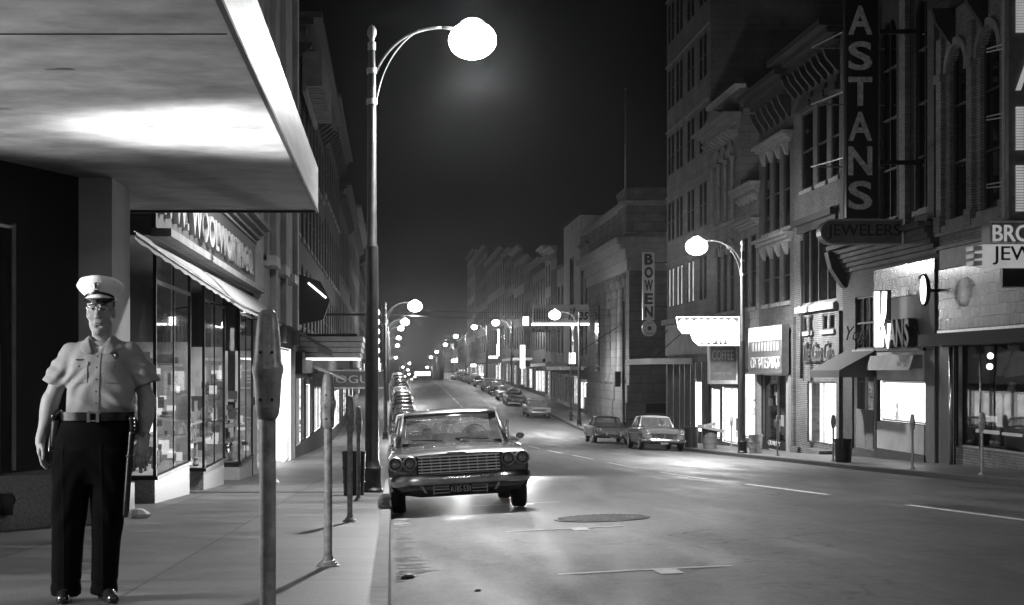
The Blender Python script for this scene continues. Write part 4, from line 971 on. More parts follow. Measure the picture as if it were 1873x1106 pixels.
# far lamps of the curving street beyond the crest
far = [(746, 676, 640), (737, 671, 700), (749, 664, 560), (759, 689, 820), (753, 693, 900), (741, 688, 960), (748, 684, 760)]
for k, (u, v, d) in enumerate(far):
    x = xu(u, d); z = zv(v, d)
    o = copy_tree(L0, (x-1.8, d, z-8.14), label='distant lamp standard in the glow beyond the crest of the hill'); o['label'] = ['tiny distant lamp standard highest in the glow beyond the crest', 'tiny distant lamp left of the glowing cluster beyond the crest', 'distant lamp at the top of the cluster beyond the crest', 'distant lamp at the lower right of the cluster beyond the crest', 'distant lamp lowest in the cluster beyond the crest', 'distant lamp at the lower left of the cluster beyond the crest', 'distant lamp in the middle of the cluster beyond the crest'][k]
    street_light(x, d, z-.3, LAMP_W*1.2)

# ---------------------------------------------------------------- parking meters
def make_meter(label):
    R = thing('parking_meter', label, 'parking meter', (0,0,0), 'parking meters along the kerbs')
    mb = MB(); mb.tube([(0,0,0),(0,0,1.06)], .0315, 16); mb.build('post', M_meter, R, smooth=True, angle=60)
    mb = MB(); mb.lathe((0,0,0), [(.088,0),(.088,.012),(.075,.016),(.075,.03),(.058,.034),(.055,.048),(.04,.052),(.038,.075),(.033,.08)], 20); mb.build('base_flange', M_meter, R, smooth=True, angle=30)
    prof = [(1.045,.030,.038),(1.06,.037,.05),(1.09,.041,.062),(1.2,.047,.075),(1.225,.052,.082),(1.238,.054,.085),(1.25,.0525,.083),(1.262,.047,.078),(1.34,.0425,.072),(1.42,.036,.062),(1.45,.03,.05),(1.462,.02,.034),(1.466,.006,.01)]
    mb = MB(); rs = []
    for z, a, b in prof:
        rs.append([(a*1.12*math.copysign(abs(math.cos(t))**.62, math.cos(t)), b*math.copysign(abs(math.sin(t))**.7, math.sin(t)), z) for t in [2*PI*k/24 for k in range(24)]])
    mb.rings(rs); mb.build('head', M_meter, R, smooth=True, angle=50)
    mb = MB()
    mb.rings([[(x*.011, -b-.009+(.02 if s else 0), z) for x, s in ((-1,0),(1,0),(1,1),(-1,1))] for z, a, b in prof[2:-2]]); mb.build('seam_ridge', M_meter, R)
    mb = MB()
    for zz in (1.12, 1.3): mb.disc((-.022, -.07, zz), .006, 'y', 8, -.01); mb.disc((.022, -.07, zz), .006, 'y', 8, -.01)
    mb.build('rivets', M_black, R)
    mb = MB(); mb.box(-.058,-.05,-.012,.012,1.1,1.13); mb.lathe((0,0,1.232), [(.0555,-.006),(.0565,0),(.0555,.006)], 20, sy=1.53); mb.build('coin_knob', M_meter, R)
    return R
meters = [(-.472,5.87,0,'parking meter closest to the camera, its foot cut off below the picture'),
          (-.477,11.62,0,'second parking meter along the near kerb with a long shadow at its stepped base'),
          (-.474,17.7,0,'third parking meter along the near kerb'), (-.50,23.6,0,'fourth near parking meter, tucked by the bin and lamp standard'),
          (13.9,40.8,1,'lone parking meter in front of the bright eyewear window'), (13.9,48.1,1,'parking meter behind the dark tub on the far pavement'),
          (13.9,55.05,1,'parking meter in front of the drug store window'), (13.9,62.5,1,'parking meter by the far lamp standard and bins'),
          (13.9,36.0,1,'parking meter outside the jeweller window at the picture edge'),
          (-.47,33.5,0,'fifth near parking meter hidden beyond the lamp standard'), (-.47,39.6,0,'sixth near parking meter beyond the lamp standard')]
M0 = make_meter(meters[0][3]); index_tree()
for i, (x, y, s, lab) in enumerate(meters):
    o = M0 if i == 0 else copy_tree(M0, (0,0,0), label=lab)
    o.location = (x, y, S(y)+.1*s-.002); o.rotation_euler = (0, 0, [0,.12,-.06,.1,.2,1.4,.1,.2,1.5,0,.1][i])

# ---------------------------------------------------------------- cars
def sym_ring(y, pts):
    return [(x, y, z) for x, z in pts]+[(-x, y, z) for x, z in pts[::-1] if x > 1e-6]
def make_car(label, paintm, style='plain', roofm=None, detail=False):
    """car faces -y, nose at y=0, origin under the nose"""
    R = thing('parked_car', label, 'car', (0,0,0), 'cars parked nose to the camera along the kerbs')
    flat = style == 'saloon62'
    if flat:
        st = [(.0,.93,.34,.60,.80,.845,.80),(.05,.97,.30,.60,.835,.862,.82),(.35,.995,.26,.60,.87,.90,.84),(1.0,1.0,.25,.60,.90,.945,.86),(1.95,1.0,.25,.60,.93,.985,.86),(3.0,1.0,.25,.60,.94,.99,.86),(4.2,1.0,.25,.6,.94,.98,.86),(5.0,.99,.28,.6,.90,.93,.84),(5.25,.95,.34,.6,.84,.86,.8)]
    elif style == 'fifties':
        st = [(.0,.80,.40,.62,.84,.90,.62),(.08,.90,.34,.64,.92,.98,.66),(.45,.94,.28,.64,.97,1.04,.70),(1.3,.95,.26,.62,.98,1.10,.72),(2.0,.95,.26,.62,.99,1.12,.76),(3.2,.95,.26,.62,.99,1.05,.8),(4.2,.95,.26,.62,.97,1.03,.78),(4.9,.93,.3,.62,.92,.95,.76),(5.1,.85,.38,.6,.85,.88,.7)]
    else:
        st = [(.0,.88,.38,.60,.78,.84,.74),(.06,.94,.32,.60,.83,.87,.77),(.4,.97,.27,.60,.87,.92,.80),(1.2,.98,.26,.60,.90,.97,.82),(2.0,.98,.26,.60,.93,1.0,.84),(3.2,.98,.26,.60,.94,1.0,.84),(4.3,.98,.26,.6,.94,.98,.84),(5.0,.96,.3,.6,.92,.93,.84),(5.2,.9,.36,.6,.84,.86,.78)]
    rs = []
    for y, w, zb, zm, zt, zc, wt in st:
        rs.append(sym_ring(y, [(0,zb),(w*.86,zb),(w*.97,zb+.06),(w,zm),(w*.985,zt-.07),(wt+(w-wt)*.55,zt),(wt,zt+.004),(wt*.5,(zt+zc*2)/3),(0,zc)]))
    mb = MB(); mb.rings(rs); mb.build('body', paintm, R, smooth=True, angle=32)
    # hood centre crease and fender ridges
    mb = MB(); yf, yb = .12, 1.85
    zc = lambda y: np.interp(y, [s[0] for s in st], [s[5] for s in st])
    mb.tube([(0, y, zc(y)+.002) for y in np.linspace(yf, yb, 8)], [.006]+[.014]*6+[.006], 6); mb.build('hood_crease', M_chrome if not flat else paintm, R, smooth=True)
    # greenhouse
    H = 1.475 if flat else (1.52 if style == 'fifties' else 1.43)
    zb = .95 if flat else (1.03 if style == 'fifties' else .96)
    bw, tw = (.83, .72) if flat else (.76, .62)
    zr = H-.07
    B = {'f': 1.95, 'r': 4.15}; T = {'f': 2.55 if flat else 2.45, 'r': 3.75}
    fb = [(-bw,B['f']+.12,zb),(-bw*.55,B['f']+.02,zb+.02),(0,B['f'],zb+.03),(bw*.55,B['f']+.02,zb+.02),(bw,B['f']+.12,zb)]
    ft = [(-tw,T['f']+.06,zr),(-tw*.55,T['f']+.01,zr+.02),(0,T['f'],zr+.03),(tw*.55,T['f']+.01,zr+.02),(tw,T['f']+.06,zr)]
    mb = MB(); mb.rings([fb, ft], closed=False, cap=False); mb.build('windscreen', M_carglass, R, smooth=True)
    rb = [(-bw*.95,B['r']-.1,zb),(0,B['r']+.05,zb+.02),(bw*.95,B['r']-.1,zb)]; rt = [(-tw,T['r'],zr),(0,T['r']+.06,zr+.03),(tw,T['r'],zr)]
    mb = MB(); mb.rings([rb, rt], closed=False, cap=False); mb.build('rear_window', M_carglass, R, smooth=True)
    for sg in (-1, 1):
        mb = MB(); mb.quad((sg*bw,B['f']+.12,zb),(sg*bw*.95,B['r']-.1,zb),(sg*tw,T['r'],zr),(sg*tw,T['f']+.06,zr)); mb.build('side_window', M_carglass, R)
        mb = MB(); mb.tube([(sg*bw*.95,B['r']-.1,zb-.02),(sg*tw,T['r'],zr+.01)], [.09,.05], 8); mb.build('rear_pillar', roofm or paintm, R, smooth=True)
        mb = MB(); mb.tube([(sg*bw*.98,3.15,zb-.02),(sg*tw,3.2,zr)], .025, 6); mb.build('door_pillar', roofm or paintm, R, smooth=True)
        mb = MB(); mb.tube([(sg*bw,B['f']+.12,zb-.02),(sg*(bw*.6+tw*.4),B['f']*.6+T['f']*.4+.09,zb*.6+zr*.4),(sg*tw,T['f']+.06,zr+.01)], [.035,.03,.035], 8)
        mb.build('pillar', roofm or paintm, R, smooth=True)
    mb = MB(); rr = []
    for y, k, dz in ((T['f']-.05,.86,-.02),(T['f']+.0,.98,.018),(T['f']+.25,1.03,.045),(3.2,1.04,.05),(T['r']-.2,1.03,.035),(T['r']+.05,.98,.0),(T['r']+.1,.86,-.03)):
        w = tw*k+.02
        rr.append(sym_ring(y, [(0,zr+.0),(w*.94,zr-.01),(w,zr+.004),(w*.97,zr+.025+dz*.3),(w*.8,zr+.045+dz*.7),(w*.4,zr+.055+dz),(0,zr+.058+dz)]))
    mb.rings(rr); mb.build('roof', roofm or paintm, R, smooth=True, angle=40)
    # seats
    mb = MB()
    for y in (3.0, 3.85): mb.box(-.66,.66,y,y+.14,.5,1.12 if y < 3.5 else 1.08)
    mb.build('bench_seat', M_stuccogrey, R)
    # wheels, with dark arches
    for sg in (-1, 1):
        for y in (.85, 3.85):
            mb = MB(); c = (sg*.87, y, .335)
            prof = [(-.1,.2),(-.1,.31),(-.07,.335),(.07,.335),(.1,.31),(.1,.2)]
            mb.rings([[(c[0]+dx, c[1]+r*math.cos(2*PI*k/24), c[2]+r*math.sin(2*PI*k/24)) for k in range(24)] for dx, r in prof]); w = mb.build('wheel', M_rubber, R, smooth=True, angle=40)
            mb = MB(); mb.disc((c[0]+sg*.1, y, .335), .205, 'x', 20, sg*.01); mb.ball((c[0]+sg*.11, y, .335), .02, .09, .09, 10, 6); mb.build('hubcap', M_chrome, w, smooth=False)
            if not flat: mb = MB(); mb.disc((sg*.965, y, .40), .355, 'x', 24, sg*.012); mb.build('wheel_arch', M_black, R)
    wb = 1.0 if flat else .97
    # bumpers
    def bumper(y, z, h, w, name, fwd):
        mb = MB(); rs = []
        for x, dy, k in ((-w,.22,.5),(-w*.985,.08,.8),(-w*.9,-.02,1),(-w*.5,-.07,1),(0,-.09,1),(w*.5,-.07,1),(w*.9,-.02,1),(w*.985,.08,.8),(w,.22,.5)):
            hh = h*k; rs.append([(x, y+fwd*(dy+.04), z-hh/2), (x, y+fwd*(dy-.01), z-hh*.45), (x, y+fwd*(dy-.04), z), (x, y+fwd*(dy-.01), z+hh*.45), (x, y+fwd*(dy+.05), z+hh/2)])
        mb.rings(rs); return mb.build(name, M_chrome, R, smooth=True, angle=50)
    if flat:
        bumper(-.03, .475, .17, 1.0, 'front_bumper', 1)
    else:
        bumper(-.05, .44, .14, wb, 'front_bumper', 1)
        for sg in (-1, 1):
            mb = MB(); mb.box(sg*.38-.04, sg*.38+.04, -.2, -.1, .4, .62); mb.build('bumper_guard', M_chrome, R)
    bumper(5.25, .5, .14, wb*.98, 'rear_bumper', -1)
    def lamp(x, z, r, y=-.01):
        mb = MB(); n = 20; rs = []
        for dy, q in ((.05, r*1.2), (-.02, r*1.22), (-.05, r*1.1), (-.045, r*.98), (-.01, r*.86)):
            rs.append([(x+q*math.cos(2*PI*k/n), y+dy, z+q*math.sin(2*PI*k/n)) for k in range(n)])
        mb.rings(rs, cap=False); h = mb.build('headlight', M_ring, R, smooth=True, angle=50)
        mb = MB(); mb.disc((x, y-.002, z), r*.93, 'y', 20, .01); mb.build('bezel_recess', M_black, h)
        mb = MB(); mb.ball((x, y-.005, z), r*.74, .05, r*.74, 18, 8); mb.build('lens', MATS['headlight_lens'], h, smooth=True)
    if flat:
        for sg in (-1, 1):
            for x in (.885, .685): lamp(sg*x, .722, .086, -.025)
            mb = MB(); mb.prism([(sg*.60, -.03, .665), (sg*.985, -.01, .69), (sg*.96, -.01, .80), (sg*.60, -.03, .795)], (0, .03, 0)); mb.build('headlight_bezel', M_black, R)
            mb = MB(); mb.prism([(sg*.64, -.035, .625), (sg*.93, -.02, .64), (sg*.90, -.02, .585), (sg*.67, -.035, .575)], (0, .02, 0)); mb.build('parking_light', MATS['headlight_lens'], R)
        mb = MB(); mb.box(-.6,.6,-.012,-.004,.55,.80); mb.build('grille_backing', M_black, R)
        mb = MB()
        for k in range(6): z = .572+.042*k; mb.box(-.57,.57,-.045,-.014,z,z+.017)
        for k in range(9): x = -.52+.13*k; mb.box(x-.004,x+.004,-.03,-.013,.565,.79)
        mb.build('grille', M_ring, R)
        mb = MB(); mb.box(-.62,.62,-.05,-.01,.80,.815); mb.build('hood_lip', M_chrome, R)
        mb = MB(); mb.box(-.16,.1,-.055,-.045,.825,.85); mb.build('hood_emblem', M_chrome, R)
        # lower valance with slots and the licence plate
        mb = MB(); mb.prism([(-.97,-.0,.43),(.97,-.0,.43),(.9,.05,.3),(.55,.02,.24),(-.55,.02,.24),(-.9,.05,.3)], (0,.2,0)); mb.build('valance', M_black, R)
        mb = MB()
        for z in (.375,.33,.285): mb.box(-.36,.36,-.03,-.003,z,z+.012)
        mb.box(-.38,-.365,-.035,-.003,.27,.41); mb.box(.365,.38,-.035,-.003,.27,.41); mb.build('lower_grille', M_alu, R)
        mb = MB(); mb.prism([(x, -.08, z) for x, z in ((-.57,.41),(.57,.41),(.50,.30),(.46,.30),(.52,.395),(-.52,.395),(-.46,.30),(-.50,.30))], (0,.04,0)); mb.build('bumper_cutout_edge', M_chrome, R)
    else:
        zl = .84 if style == 'fifties' else .73
        if style == 'fifties': lamp(.74, zl, .10, -.0); lamp(-.74, zl, .10, -.0)
        else:
            for x in (.80, .62): lamp(x, zl, .075, -.02); lamp(-x, zl, .075, -.02)
        mb = MB(); mb.box(-.52,.52,-.02,-.004,.5,.72); mb.build('grille_backing', M_black, R)
        mb = MB()
        for k in range(4): z = .52+.05*k; mb.box(-.54,.54,-.05,-.022,z,z+.016)
        if style == 'fifties':
            mb.box(-.03,.03,-.07,-.02,.5,.75); mb.prism([(-.62,-.06,.72),(.62,-.06,.72),(.56,-.06,.76),(-.56,-.06,.76)], (0,.05,0))
        else:
            for k in range(13): x = -.5+.083*k; mb.box(x-.008,x+.008,-.045,-.02,.51,.71)
        mb.build('grille', M_chrome, R)
        mb = MB(); mb.box(-.17,.17,-.12,-.112,.28,.4); mb.build('licence_plate', M_stuccogrey, R)
        for sg in (-1, 1):
            mb = MB(); mb.box(sg*(wb-.01), sg*(wb+.012), .5, 4.9, .72, .745); mb.build('side_trim', M_chrome, R)
    return R
M_lens, _n, _l, _b = _mk('headlight_lens'); _b.inputs['Base Color'].default_value = G(.45); _b.inputs['Roughness'].default_value = .08; _b.inputs['Metallic'].default_value = .6
def carpaint(name, c): return mat(name, c, .28, .25, var=.08, scale=3, bump=0.0, coat=.9)
P_light = carpaint('light_grey_car_paint', .34); P_mid = carpaint('mid_grey_car_paint', .16); P_dark = carpaint('dark_car_paint', .03); P_white = carpaint('white_car_paint', .62); P_main = carpaint('grey_saloon_paint', .15); P_black = carpaint('black_car_paint', .012)
slopeat = lambda y: math.atan((S(y+3)-S(y-3))/6)
def place_car(o, xc, y, yaw=0.0):
    zl = road_z(xc-.87, y+2.5); zr_ = road_z(xc+.87, y+2.5); roll = -math.atan((zr_-zl)/1.74)
    pitch = math.atan((road_z(xc, y+3.85)-road_z(xc, y+.85))/3.0)
    o.location = (xc+curve_x(y), y, road_z(xc, y+.85)-pitch*.85+.0); o.rotation_euler = (pitch, roll, yaw)
main = make_car('pale bonnet four headlight saloon with plate A185-530 parked closest under the lamp', P_main, 'saloon62', roofm=P_main, detail=True)
main['category'] = 'car'
M = main
# extra details of the near car
mb = MB(); mb.box(-.155,.155,-.10,-.092,.285,.405); pl = mb.build('licence_plate', M_black, M)
text('A185-530', pl, 'plate_number', M_signwhite, (0,-.103,.336), FRONT_DIR, .285, .082, extrude=.002, bold=.012)
text('WEST VIRGINIA', pl, 'plate_state', M_signwhite, (0,-.103,.392), FRONT_DIR, .24, .014, extrude=.001)
mb = MB(); mb.rings([[(x, y, z) for x, z in ((-.76,.9),(-.76,.99),(.76,.99),(.76,.9))] for y in (2.05, 2.5)]); mb.build('dashboard', M_black, M)
mb = MB(); n = 24; c = Vector((.38, 2.62, 1.04)); a = Vector((1,0,0)); b = Vector((0,-.35,.94)).normalized()
pts = [c+(a*math.cos(2*PI*k/n)+b*math.sin(2*PI*k/n))*.205 for k in range(n+1)]
mb.tube(pts, .013, 8); mb.tube([c-a*.2, c+a*.2], .011, 6); mb.tube([c, c+Vector((0,-.3,-.12))], .02, 8); mb.build('steering_wheel', M_black, M, smooth=True)
mb = MB(); mb.ball((0, 2.5, 1.29), .13, .02, .03, 14, 8); mb.tube([(0,2.5,1.3),(0,2.55,1.36)], .01, 6); mb.build('rear_view_mirror', M_black, M, smooth=True)
for s_, x0 in ((-1,-.62),(1,.05)):
    mb = MB(); mb.tube([(x0+.5, 1.93, 1.0), (x0+.1, 2.0, 1.035), (x0, 2.02, 1.03)], .008, 6); mb.build('wiper', M_black, M)
mb = MB(); mb.disc((1.06,2.25,1.02), .065, 'y', 16, .02, .05); mb.tube([(1.0,2.27,.94),(1.06,2.27,1.0)], .01, 6); mb.build('wing_mirror', M_chrome, M)
mb = MB(); mb.tube([(.8,2.12,.95),(.80,2.22,1.02),(.88,2.4,1.27),(.9,2.62,1.05),(.84,2.4,.96)], .012, 6); mb.prism([(.86,2.14,.97),(.9,2.38,1.27),(.92,2.62,1.0)], (.012,0,0)); mb.build('open_vent_window', M_chrome, M)
mb = MB(); mb.ball((-.35, 3.02, 1.14), .09, .05, .08, 12, 8); mb.ball((.35, 3.02, 1.14), .09, .05, .08, 12, 8); mb.build('seat_back_bulge', M_canvasdark, M, smooth=True)
mb = MB()
for x in (-.14, .12): mb.prism([(x-.012, 1.82, .985), (x+.012, 1.82, .985), (x+.02, 1.6, .98), (x-.02, 1.6, .98)], (0,0,.02))
mb.build('washer_nozzle', M_chrome, M)
place_car(main, .99, 21.35)
cars = [make_car('two tone rounded saloon, first beside the far kerb near the bins', P_mid, 'fifties', roofm=P_white),
        make_car('dark low car parked behind the two tone saloon by the bank corner', P_mid, 'finned', roofm=P_dark),
        make_car('light finned car', P_light, 'finned'), make_car('dark rounded car', P_dark, 'fifties')]
index_tree()
place_car(cars[0], 11.95, 67.0, .0); place_car(cars[1], 11.95, 82.4, .0)
ylist = [(11.95, 123.5), (11.95, 146), (11.95, 157), (11.95, 169), (11.95, 183), (11.95, 200), (11.95, 215), (11.95, 236), (11.95, 252), (11.95, 262), (11.95, 277)]
words_ = ['first', 'second', 'third', 'fourth', 'fifth', 'sixth', 'seventh', 'eighth', 'ninth', 'tenth', 'eleventh', 'twelfth', 'thirteenth', 'fourteenth', 'fifteenth', 'sixteenth', 'seventeenth', 'eighteenth', 'nineteenth', 'twentieth']
rn = random.Random(7); used = set()
for k, (x, y) in enumerate(ylist):
    t = [2, 1, 2, 3, 0, 1, 0, 2, 3, 0, 2][k]
    lab = '%s car up the far kerb beyond the bank, %s' % (words_[k], ['two tone and rounded', 'mid grey with dark roof', 'light and low', 'dark and rounded'][t])
    if t in (2, 3) and t not in used: o = cars[t]; o['label'] = lab; used.add(t)
    else: o = copy_tree(cars[t], (0,0,0), label=lab)
    place_car(o, x, y)
yy = 43.5; k = 0
while yy < 245:
    t = rn.choice([0, 1, 2, 3, 2])
    o = copy_tree(cars[t], (0,0,0), label='car number %s in the near kerb row' % k)
    o['label'] = ('%s car in the near kerb row behind the nearest saloon, %s' % (words_[k] if k < 20 else 'twenty-'+words_[k-20], ['two tone', 'grey with dark roof', 'light coloured', 'dark'][t]))
    place_car(o, 1.1+rn.uniform(-.08, .1), yy); yy += 6.6 if rn.random() < .9 else 11; k += 1

o = copy_tree(cars[2], (0,0,0), label='car with blazing headlights coming up right behind the nearest saloon, mostly hidden', group=None)
place_car(o, 2.33, 37.5); RH = o; WLOC[o.name] = (0,0,0)
for sg in (-1, 1):
    mb = MB(); mb.disc((sg*.71, -.09, .73), .16, 'y', 18, .02, .08); q = mb.build('lit_headlight', E_neonbig, None); q.parent = RH
    l = bpy.data.lights.new('headlight_beam', 'SPOT'); l.energy = 1300; l.spot_size = math.radians(100); l.spot_blend = .8; l.shadow_soft_size = .07
    lo = bpy.data.objects.new('headlight_beam', l); col.objects.link(lo); lo.parent = RH; lo.location = (sg*.71, -.13, .73); lo.rotation_euler = (PI/2-.05, 0, PI)

# ---------------------------------------------------------------- far side signs
R = thing('jewellers_blade_sign', 'tall black blade sign with vertical faded letters ASTANS over a rounded JEWELERS panel', 'sign', (14.8, 48, 3))
d = 48.0; X = lambda u: xu(u, d); Z = lambda v: zv(v, d)
mb = MB(); mb.box(X(1548), X(1606), d, d+.35, Z(398), Z(-70)); mb.build('black_board', M_black, R)
mb = MB(); mb.tube([(X(1609), d+.1, Z(400)), (X(1609), d+.1, Z(-70))], .035, 8); mb.tube([(X(1545), d+.1, Z(400)), (X(1545), d+.1, Z(-70))], .02, 8); mb.build('edge_tube', M_silverpole, R, smooth=True)
for ch, v in zip('ASTANS', (37, 102, 167, 231, 294, 357)):
    text(ch, R, 'letter', mat('faded_letter_paint', .6, .6, var=.5, scale=9) if 'faded_letter_paint' not in MATS else MATS['faded_letter_paint'], (X(1573), d-.03, Z(v)), FRONT_DIR, .74, .9, extrude=.02, bold=.02)
mb = MB()
n = 10; r = (Z(402)-Z(446))/2; zc = (Z(402)+Z(446))/2
pts = [(X(1650), d-.05, zc-r), (X(1650), d-.05, zc+r)]+[(X(1500)+r-r*math.sin(PI*k/n), d-.05, zc+r*math.cos(PI*k/n)) for k in range(n+1)]
mb.prism(pts, (0, .5, 0)); mb.build('jewelers_panel', M_signred, R)
mb = MB(); pts2 = [Vector(p)+Vector((0,-.02,0)) for p in pts]+[Vector(pts[0])+Vector((0,-.02,0))]; mb.tube(pts2, .03, 6); mb.build('panel_tube', M_signletter, R)
text('JEWELERS', R, 'panel_lettering', M_black, (X(1579), d-.07, zc), FRONT_DIR, X(1645)-X(1512), .48, extrude=.02)
mb = MB()
for v in (56, 166, 287): mb = MB(); mb.tube([(X(1545), d+.1, Z(v)), (X(1532), d+3, Z(v)+.1), (XR, d+3.2, Z(v)+.1)], .025, 6); mb.build('stay_rod', M_silverpole, R)
for v in (60, 300): mb = MB(); mb.box(X(1610), XR-.005, d+.1, d+.18, Z(v), Z(v-8)); mb.build('bracket', M_black, R)

R = thing('neon_jeweller_sign', 'stacked neon jeweller sign with dotted bulb letters at the picture edge', 'sign', (15.3, 38.5, 2))
d = 38.5
mb = MB(); mb.box(X(1845), X(1895), d, d+.4, Z(400), Z(-60)); mb.build('tall_board', M_signred, R)
mb = MB(); mb.tube([(X(1837), d+.05, Z(398)), (X(1837), d+.05, Z(-60))], .04, 8); mb.build('edge_tube', M_signletter, R)
mb = MB(); mb.box(X(1808), X(1895), d-.1, d+.45, Z(446), Z(405)); mb.build('upper_panel', M_signred, R)
mb = MB(); mb.tube([(X(1895), d-.12, Z(406)), (X(1809), d-.12, Z(406)), (X(1809), d-.12, Z(445)), (X(1895), d-.12, Z(445))], .03, 6); mb.build('panel_tube', M_signwhite, R)
mb = MB(); mb.box(X(1795), X(1895), d-.14, d+.45, Z(488), Z(447.5)); mb.build('lit_panel', E_signface, R)
mb = MB(); 
for v in (454, 468, 481): mb.box(X(1778), X(1794), d-.1, d+.4, Z(v+4), Z(v-4))
mb.build('stepped_end', M_signwhite, R)
text('BRO', R, 'upper_lettering', E_signface, (X(1847), d-.14, Z(427)), FRONT_DIR, X(1884)-X(1814), .42, extrude=.02, bold=.01)
text('JEW', R, 'lower_lettering', M_black, (X(1848), d-.18, Z(468)), FRONT_DIR, X(1886)-X(1812), .46, extrude=.02)
mb = MB(); mb.box(X(1835), X(1895), d+.05, d+.2, Z(524), Z(490)); mb.build('hanging_plate', M_black, R)
mb = MB()
pts = [(X(1834), d+.03, Z(490)), (X(1834), d+.03, Z(525)), (X(1895), d+.03, Z(525))]; mb.tube(pts, .015, 6); mb.build('plate_edge', M_signletter, R)
mb = MB()
rn = random.Random(2)
def dots(poly_rows):
    for (ua, ub, va, vb) in poly_rows:
        nu = max(1, round((ub-ua)/5)); nv = max(1, round((vb-va)/5))
        for i in range(nu):
            for j in range(nv):
                mb.box(X(ua+5*i+.6), X(ua+5*i+4.2), d-.06, d-.005, Z(va+5*j+4.2), Z(va+5*j+.6))
dots([(1857, 1875, 0, 60), (1857, 1872, 195, 275), (1875, 1900, 195, 212), (1857, 1872, 302, 385), (1875, 1900, 302, 320)])
mb.build('bulb_rows', E_signface, R)
mb = MB(); mb.prism([(X(1857), d-.05, Z(165)), (X(1866), d-.05, Z(165)), (X(1885), d-.05, Z(110)), (X(1885), d-.05, Z(85))], (0, .04, 0)); mb.build('slanted_letter', E_signface, R)
mb = MB()
for v in (80, 206, 332): mb = MB(); mb.tube([(X(1837), d, Z(v)), (X(1822), d+.6, Z(v)), (X(1822), d+.6, Z(v+6)), (X(1837), d, Z(v+8))], .018, 6); mb.build('tube_loop', M_signletter, R)
mb = MB(); mb.tube([(X(1895), d+.2, Z(100)), (XR, d+.2, Z(100))], .05, 6); mb.build('bracket', M_signletter, R)

R = thing('eyewear_neon_sign', 'white hot vertical neon letters beside dark rounded channel letters on the stone shopfront', 'sign', (XR, 50, .6))
mb = MB(); FR.box(mb, .07, .16, 47.0, 50.3, .62, .72); mb.build('letter_rail', M_black, R)
text('EVANS', R, 'channel_lettering', M_trimdark, FR.P(.3, 49.0, 1.2), RIGHT_DIR, 3.0, .9, extrude=.14, bold=.03)
d = 49.3
mb = MB(); mb.tube([(X(1604), d, Z(533)), (X(1604), d, Z(634))], .08, 10); mb.tube([(X(1618), d, Z(533)), (X(1616), d, Z(575)), (X(1611), d, Z(596))], .07, 10)
mb.tube([(X(1612), d, Z(634)), (X(1614), d, Z(590)), (X(1624), d, Z(634)), (X(1627), d, Z(592))], .055, 10); mb.build('neon_letter', E_neonbig, R, smooth=True)
mb = MB(); mb.box(X(1600), X(1632), d+.1, d+.2, Z(636), Z(530)); mb.box(X(1631), XR-.005, d+.11, d+.19, Z(600), Z(590)); mb.build('backing', M_black, R)
text("Yogi", R, 'script_lettering', M_trimdark, (X(1586), d+1.0, Z(612)), FRONT_DIR, .75, .6, extrude=.02, shear=.4)
R = thing('oval_clock', 'lit white oval clock in a dark case above the shop letters', 'clock', (15.9, 45.5, 2.2)); d = 45.5
mb = MB(); mb.disc((X(1692), d, Z(530)), .17, 'y', 24, .3, .48); mb.tube([(X(1700), d+.2, Z(530)), (XR, d+.2, Z(530))], .05, 6); mb.build('case', M_black, R)
mb = MB(); mb.disc((X(1688), d-.03, Z(530)), .09, 'y', 24, .025, .42); mb.build('lit_face', E_shop, R)
mb = MB(); mb.tube([(X(1688), d-.04, Z(530)), (X(1688), d-.04, Z(518))], .012, 4); mb.tube([(X(1688), d-.04, Z(530)), (X(1690), d-.04, Z(535))], .012, 4); mb.build('hand', M_black, R)

R = thing('drug_store_sign', 'square drug store sign with a glowing white top and CUT RATE DRUGS in pale letters', 'sign', (XR, 63, -.1))
mb = MB(); FR.box(mb, .21, .45, 62.75, 68.5, -.08, 1.85); mb.build('box', M_signred, R)
mb = MB()
for (a, b, c, e) in ((62.7, 62.8, -.1, 1.9), (68.45, 68.55, -.1, 1.9), (62.8, 68.45, 1.85, 1.9), (62.8, 68.45, -.16, -.08)): FR.box(mb, .2, .49, a, b, c, e)
mb.build('frame', M_alu, R)
mb = MB(); FR.box(mb, .455, .48, 62.85, 68.4, 1.3, 1.84); mb.build('glowing_top', E_shop, R)  # bright band glows from its own material
text('CUT RATE DRUGS', R, 'lettering', M_signwhite, FR.P(.48, 65.65, .35), RIGHT_DIR, 5.0, .5, extrude=.02)
mb = MB(); 
for k in range(9):
    y = 63.5+.53*k; FR.box(mb, .46, .49, y-.12, y-.04, .85, 1.25); FR.box(mb, .46, .49, y+.05, y+.12, .85, 1.2)
mb.build('upper_lettering', M_signwhite, R)

R = thing('clothes_neon_sign', 'stepped neon sign with two blazing rows of letters, the lower row CLOTHES', 'sign', (13, 70, 1.2)); d = 70.0
ol = [(1237,580),(1352,580),(1352,631),(1278,631),(1268,622),(1263,609),(1248,609),(1241,600)]
mb = MB(); mb.prism([(X(u), d, Z(v)) for u, v in ol], (0, .4, 0)); mb.box(X(1352), XR-.3, d+.1, d+.25, Z(600), Z(590)); mb.build('board', M_trimdark, R)
mb = MB(); mb.tube([(X(u), d-.03, Z(v)) for u, v in ol+ol[:1]], .03, 6); mb.build('border_tube', E_neon, R)
text('CLOTHES', R, 'lettering', E_neonbig, (X(1311), d-.06, Z(619)), FRONT_DIR, X(1350)-X(1271), .42, extrude=.04, bold=.03)
mb = MB()
for k, u in enumerate((1249, 1262, 1277, 1288, 1301, 1313, 1325, 1338)):
    n = 14; rx = .13 if k % 2 else .15; pts = [(X(u)+rx*math.cos(2*PI*q/n), d-.06, Z(593)+.2*math.sin(2*PI*q/n)) for q in range(n+1 if k % 3 else n-2)]
    mb.tube(pts, .055, 6)
